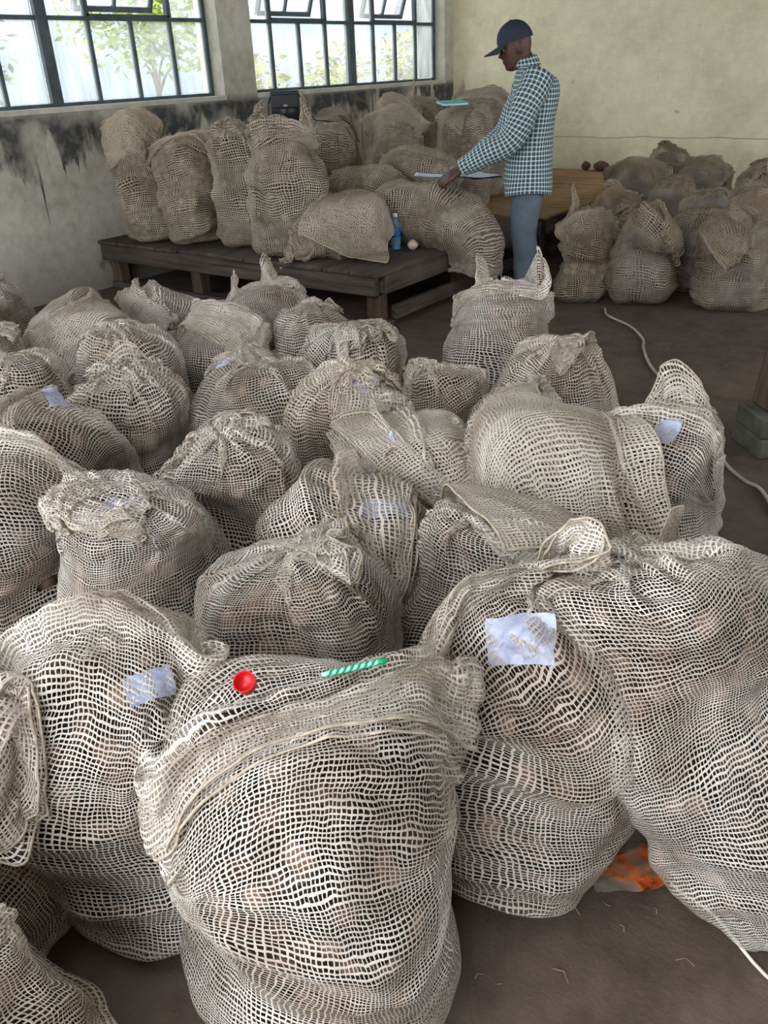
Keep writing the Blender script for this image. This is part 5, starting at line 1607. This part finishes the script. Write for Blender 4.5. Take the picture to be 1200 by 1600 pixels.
link_mesh('top_button', grid_mesh('top_button', bt_, True), M['cap_cloth'], cap, world=False)

# eyes
M['eye'] = plain('eye_white', lin(206, 200, 190), 0.3, vary=0.03)
M['iris'] = plain('dark_iris', lin(30, 20, 16), 0.2, vary=0.03)
body_o = [o for o in man.children if o.name.startswith('body')][0]
for s in (1, -1):
    th_ = np.arange(14) * 2 * PI / 14; ph_ = np.linspace(-PI / 2, PI / 2, 9)
    E_ = np.stack([np.cos(ph_)[:, None] * np.cos(th_) * 0.0115, np.cos(ph_)[:, None] * np.sin(th_) * 0.0115, np.sin(ph_)[:, None] * 0.0115 + 0 * th_], -1)
    link_mesh('eye', grid_mesh('eye', tf(E_ + np.array([0.069, s * 0.031, -0.004]), HEADT), True), M['eye'], body_o, world=False)
    link_mesh('iris', grid_mesh('iris', tf(E_ * 0.55 + np.array([0.0755, s * 0.031, -0.006]), HEADT), True), M['iris'], body_o, world=False)
# ------------------------------------------------------------------ outside the windows
M['ground_out'] = plain('dry_yard_ground', lin(176, 160, 132), 0.95, vary=0.15, scale=2)
M['sheet_metal'] = plain('galvanised_sheet', lin(116, 126, 140), 0.5, vary=0.08, scale=3)
M['leaf'] = plain('sunlit_leaf', lin(140, 158, 62), 0.6, vary=0.3, scale=6)
M['leaf2'] = plain('dry_yellow_leaf', lin(150, 148, 70), 0.6, vary=0.3, scale=6)
M['leaf3'] = plain('grey_green_leaf', lin(112, 126, 96), 0.6, vary=0.3, scale=6)
M['bark'] = plain('grey_bark', lin(110, 98, 84), 0.9, vary=0.2, scale=14)
structure('ground_outside', [(-30, WX - 0.32, -12, 26, -0.25, -0.05), (WX - 0.32, 12, -20, FY - 0.32, -0.25, -0.05)], M['ground_out'])
fence = empty('sheet_metal_fence', (-9.6, 9, -0.05)); tag(fence, 'corrugated metal sheet fence standing outside the windows', 'fence')
nsh = 15
t = np.linspace(0, 0.98, 57)
prof_x = 0.012 * np.sin(t / 0.98 * 2 * PI * 12)
me0 = None
for k_ in range(nsh):
    if me0 is None:
        P = np.stack([np.stack([prof_x, t, np.full_like(t, z_)], -1) for z_ in (0, 3.3)], 0)
        P = np.concatenate([P, (P - np.array([0.004, 0, 0]))[::-1], P[:1]], 0)
        me0 = grid_mesh('sheet', P, False); me0.materials.append(M['sheet_metal'])
    o = link_mesh('metal_sheet', me0, None, fence, world=False)
    o.location = (0.012 * (k_ % 2), -7 + k_ * 0.95, 0)
def leaves(n, rng, centre, rad, size, droop=0.3):
    V = np.zeros((n, 4, 3))
    c = rng.normal(0, 0.45, (n, 3)); c /= np.maximum(1, np.linalg.norm(c, axis=1, keepdims=True)); c = c * np.array(rad) + np.array(centre)
    d = rng.normal(0, 1, (n, 3)); d[:, 2] = d[:, 2] * 0.4 - droop; d /= np.linalg.norm(d, axis=1, keepdims=True)
    s = np.cross(d, rng.normal(0, 1, (n, 3))); s /= np.linalg.norm(s, axis=1, keepdims=True)
    L_ = size * rng.uniform(0.6, 1.3, (n, 1))
    V[:, 0] = c; V[:, 1] = c + d * L_ * 0.5 + s * L_ * 0.2; V[:, 2] = c + d * L_; V[:, 3] = c + d * L_ * 0.5 - s * L_ * 0.2
    me = bpy.data.meshes.new('foliage')
    me.from_pydata(V.reshape(-1, 3).tolist(), [], [[4 * i, 4 * i + 1, 4 * i + 2, 4 * i + 3] for i in range(n)])
    return me
def tree(name, label, base, h, crown, n, size, mat, seed):
    rng = np.random.default_rng(seed)
    root = empty(name, base); tag(root, label, 'tree' if h > 1.6 else 'bush', 'plants outside the windows')
    b = np.array(base)
    t_ = np.linspace(0, 1, 8)[:, None]
    link_mesh('trunk', tube_mesh('trunk', b + np.array([0.1, 0.15, h]) * t_ + 0.05 * np.sin(t_ * 5) * np.array([1, 0.6, 0]), np.linspace(0.08, 0.03, 8) * h / 3.2, 8), M['bark'], root)
    for q in range(6):
        e = b + np.array([0.1, 0.15, h]) * 0.75 + rng.normal(0, 0.35, 3) * np.array(crown) + np.array([0, 0, 0.25 * crown[2]])
        s_ = b + np.array([0.1, 0.15, h]) * rng.uniform(0.5, 0.85)
        link_mesh('branch', tube_mesh('branch', s_ + (e - s_) * t_ + np.array([0, 0, 0.12]) * np.sin(t_ * PI), np.linspace(0.028, 0.006, 8) * h / 3.2, 6), M['bark'], root)
    f = link_mesh('foliage', leaves(n, rng, b + np.array([0.1, 0.15, h]), crown, size), M[mat], root); f['kind'] = 'stuff'
tree('acacia_tree', 'feathery yellow-green tree outside the left window', (-8.2, 6.9, -0.05), 2.1, (0.7, 1.15, 0.55), 1900, 0.11, 'leaf', 1)
tree('acacia_tree', 'paler tree seen at the left end of the left window', (-9.2, 4.9, -0.05), 1.95, (0.25, 0.8, 0.75), 1100, 0.12, 'leaf3', 2)
for q, (y_, h_, lb) in enumerate(((9.2, 1.25, 'yellowish bush outside below the right window, left of three'), (10.9, 1.40, 'yellowish bush outside the right window, middle of three'), (12.7, 1.55, 'dry bush outside the right window, right of three'))):
    tree('bush', lb, (-8.9, y_, -0.05), h_, (0.4, 0.70, 0.5), 700, 0.12, 'leaf2', 10 + q)
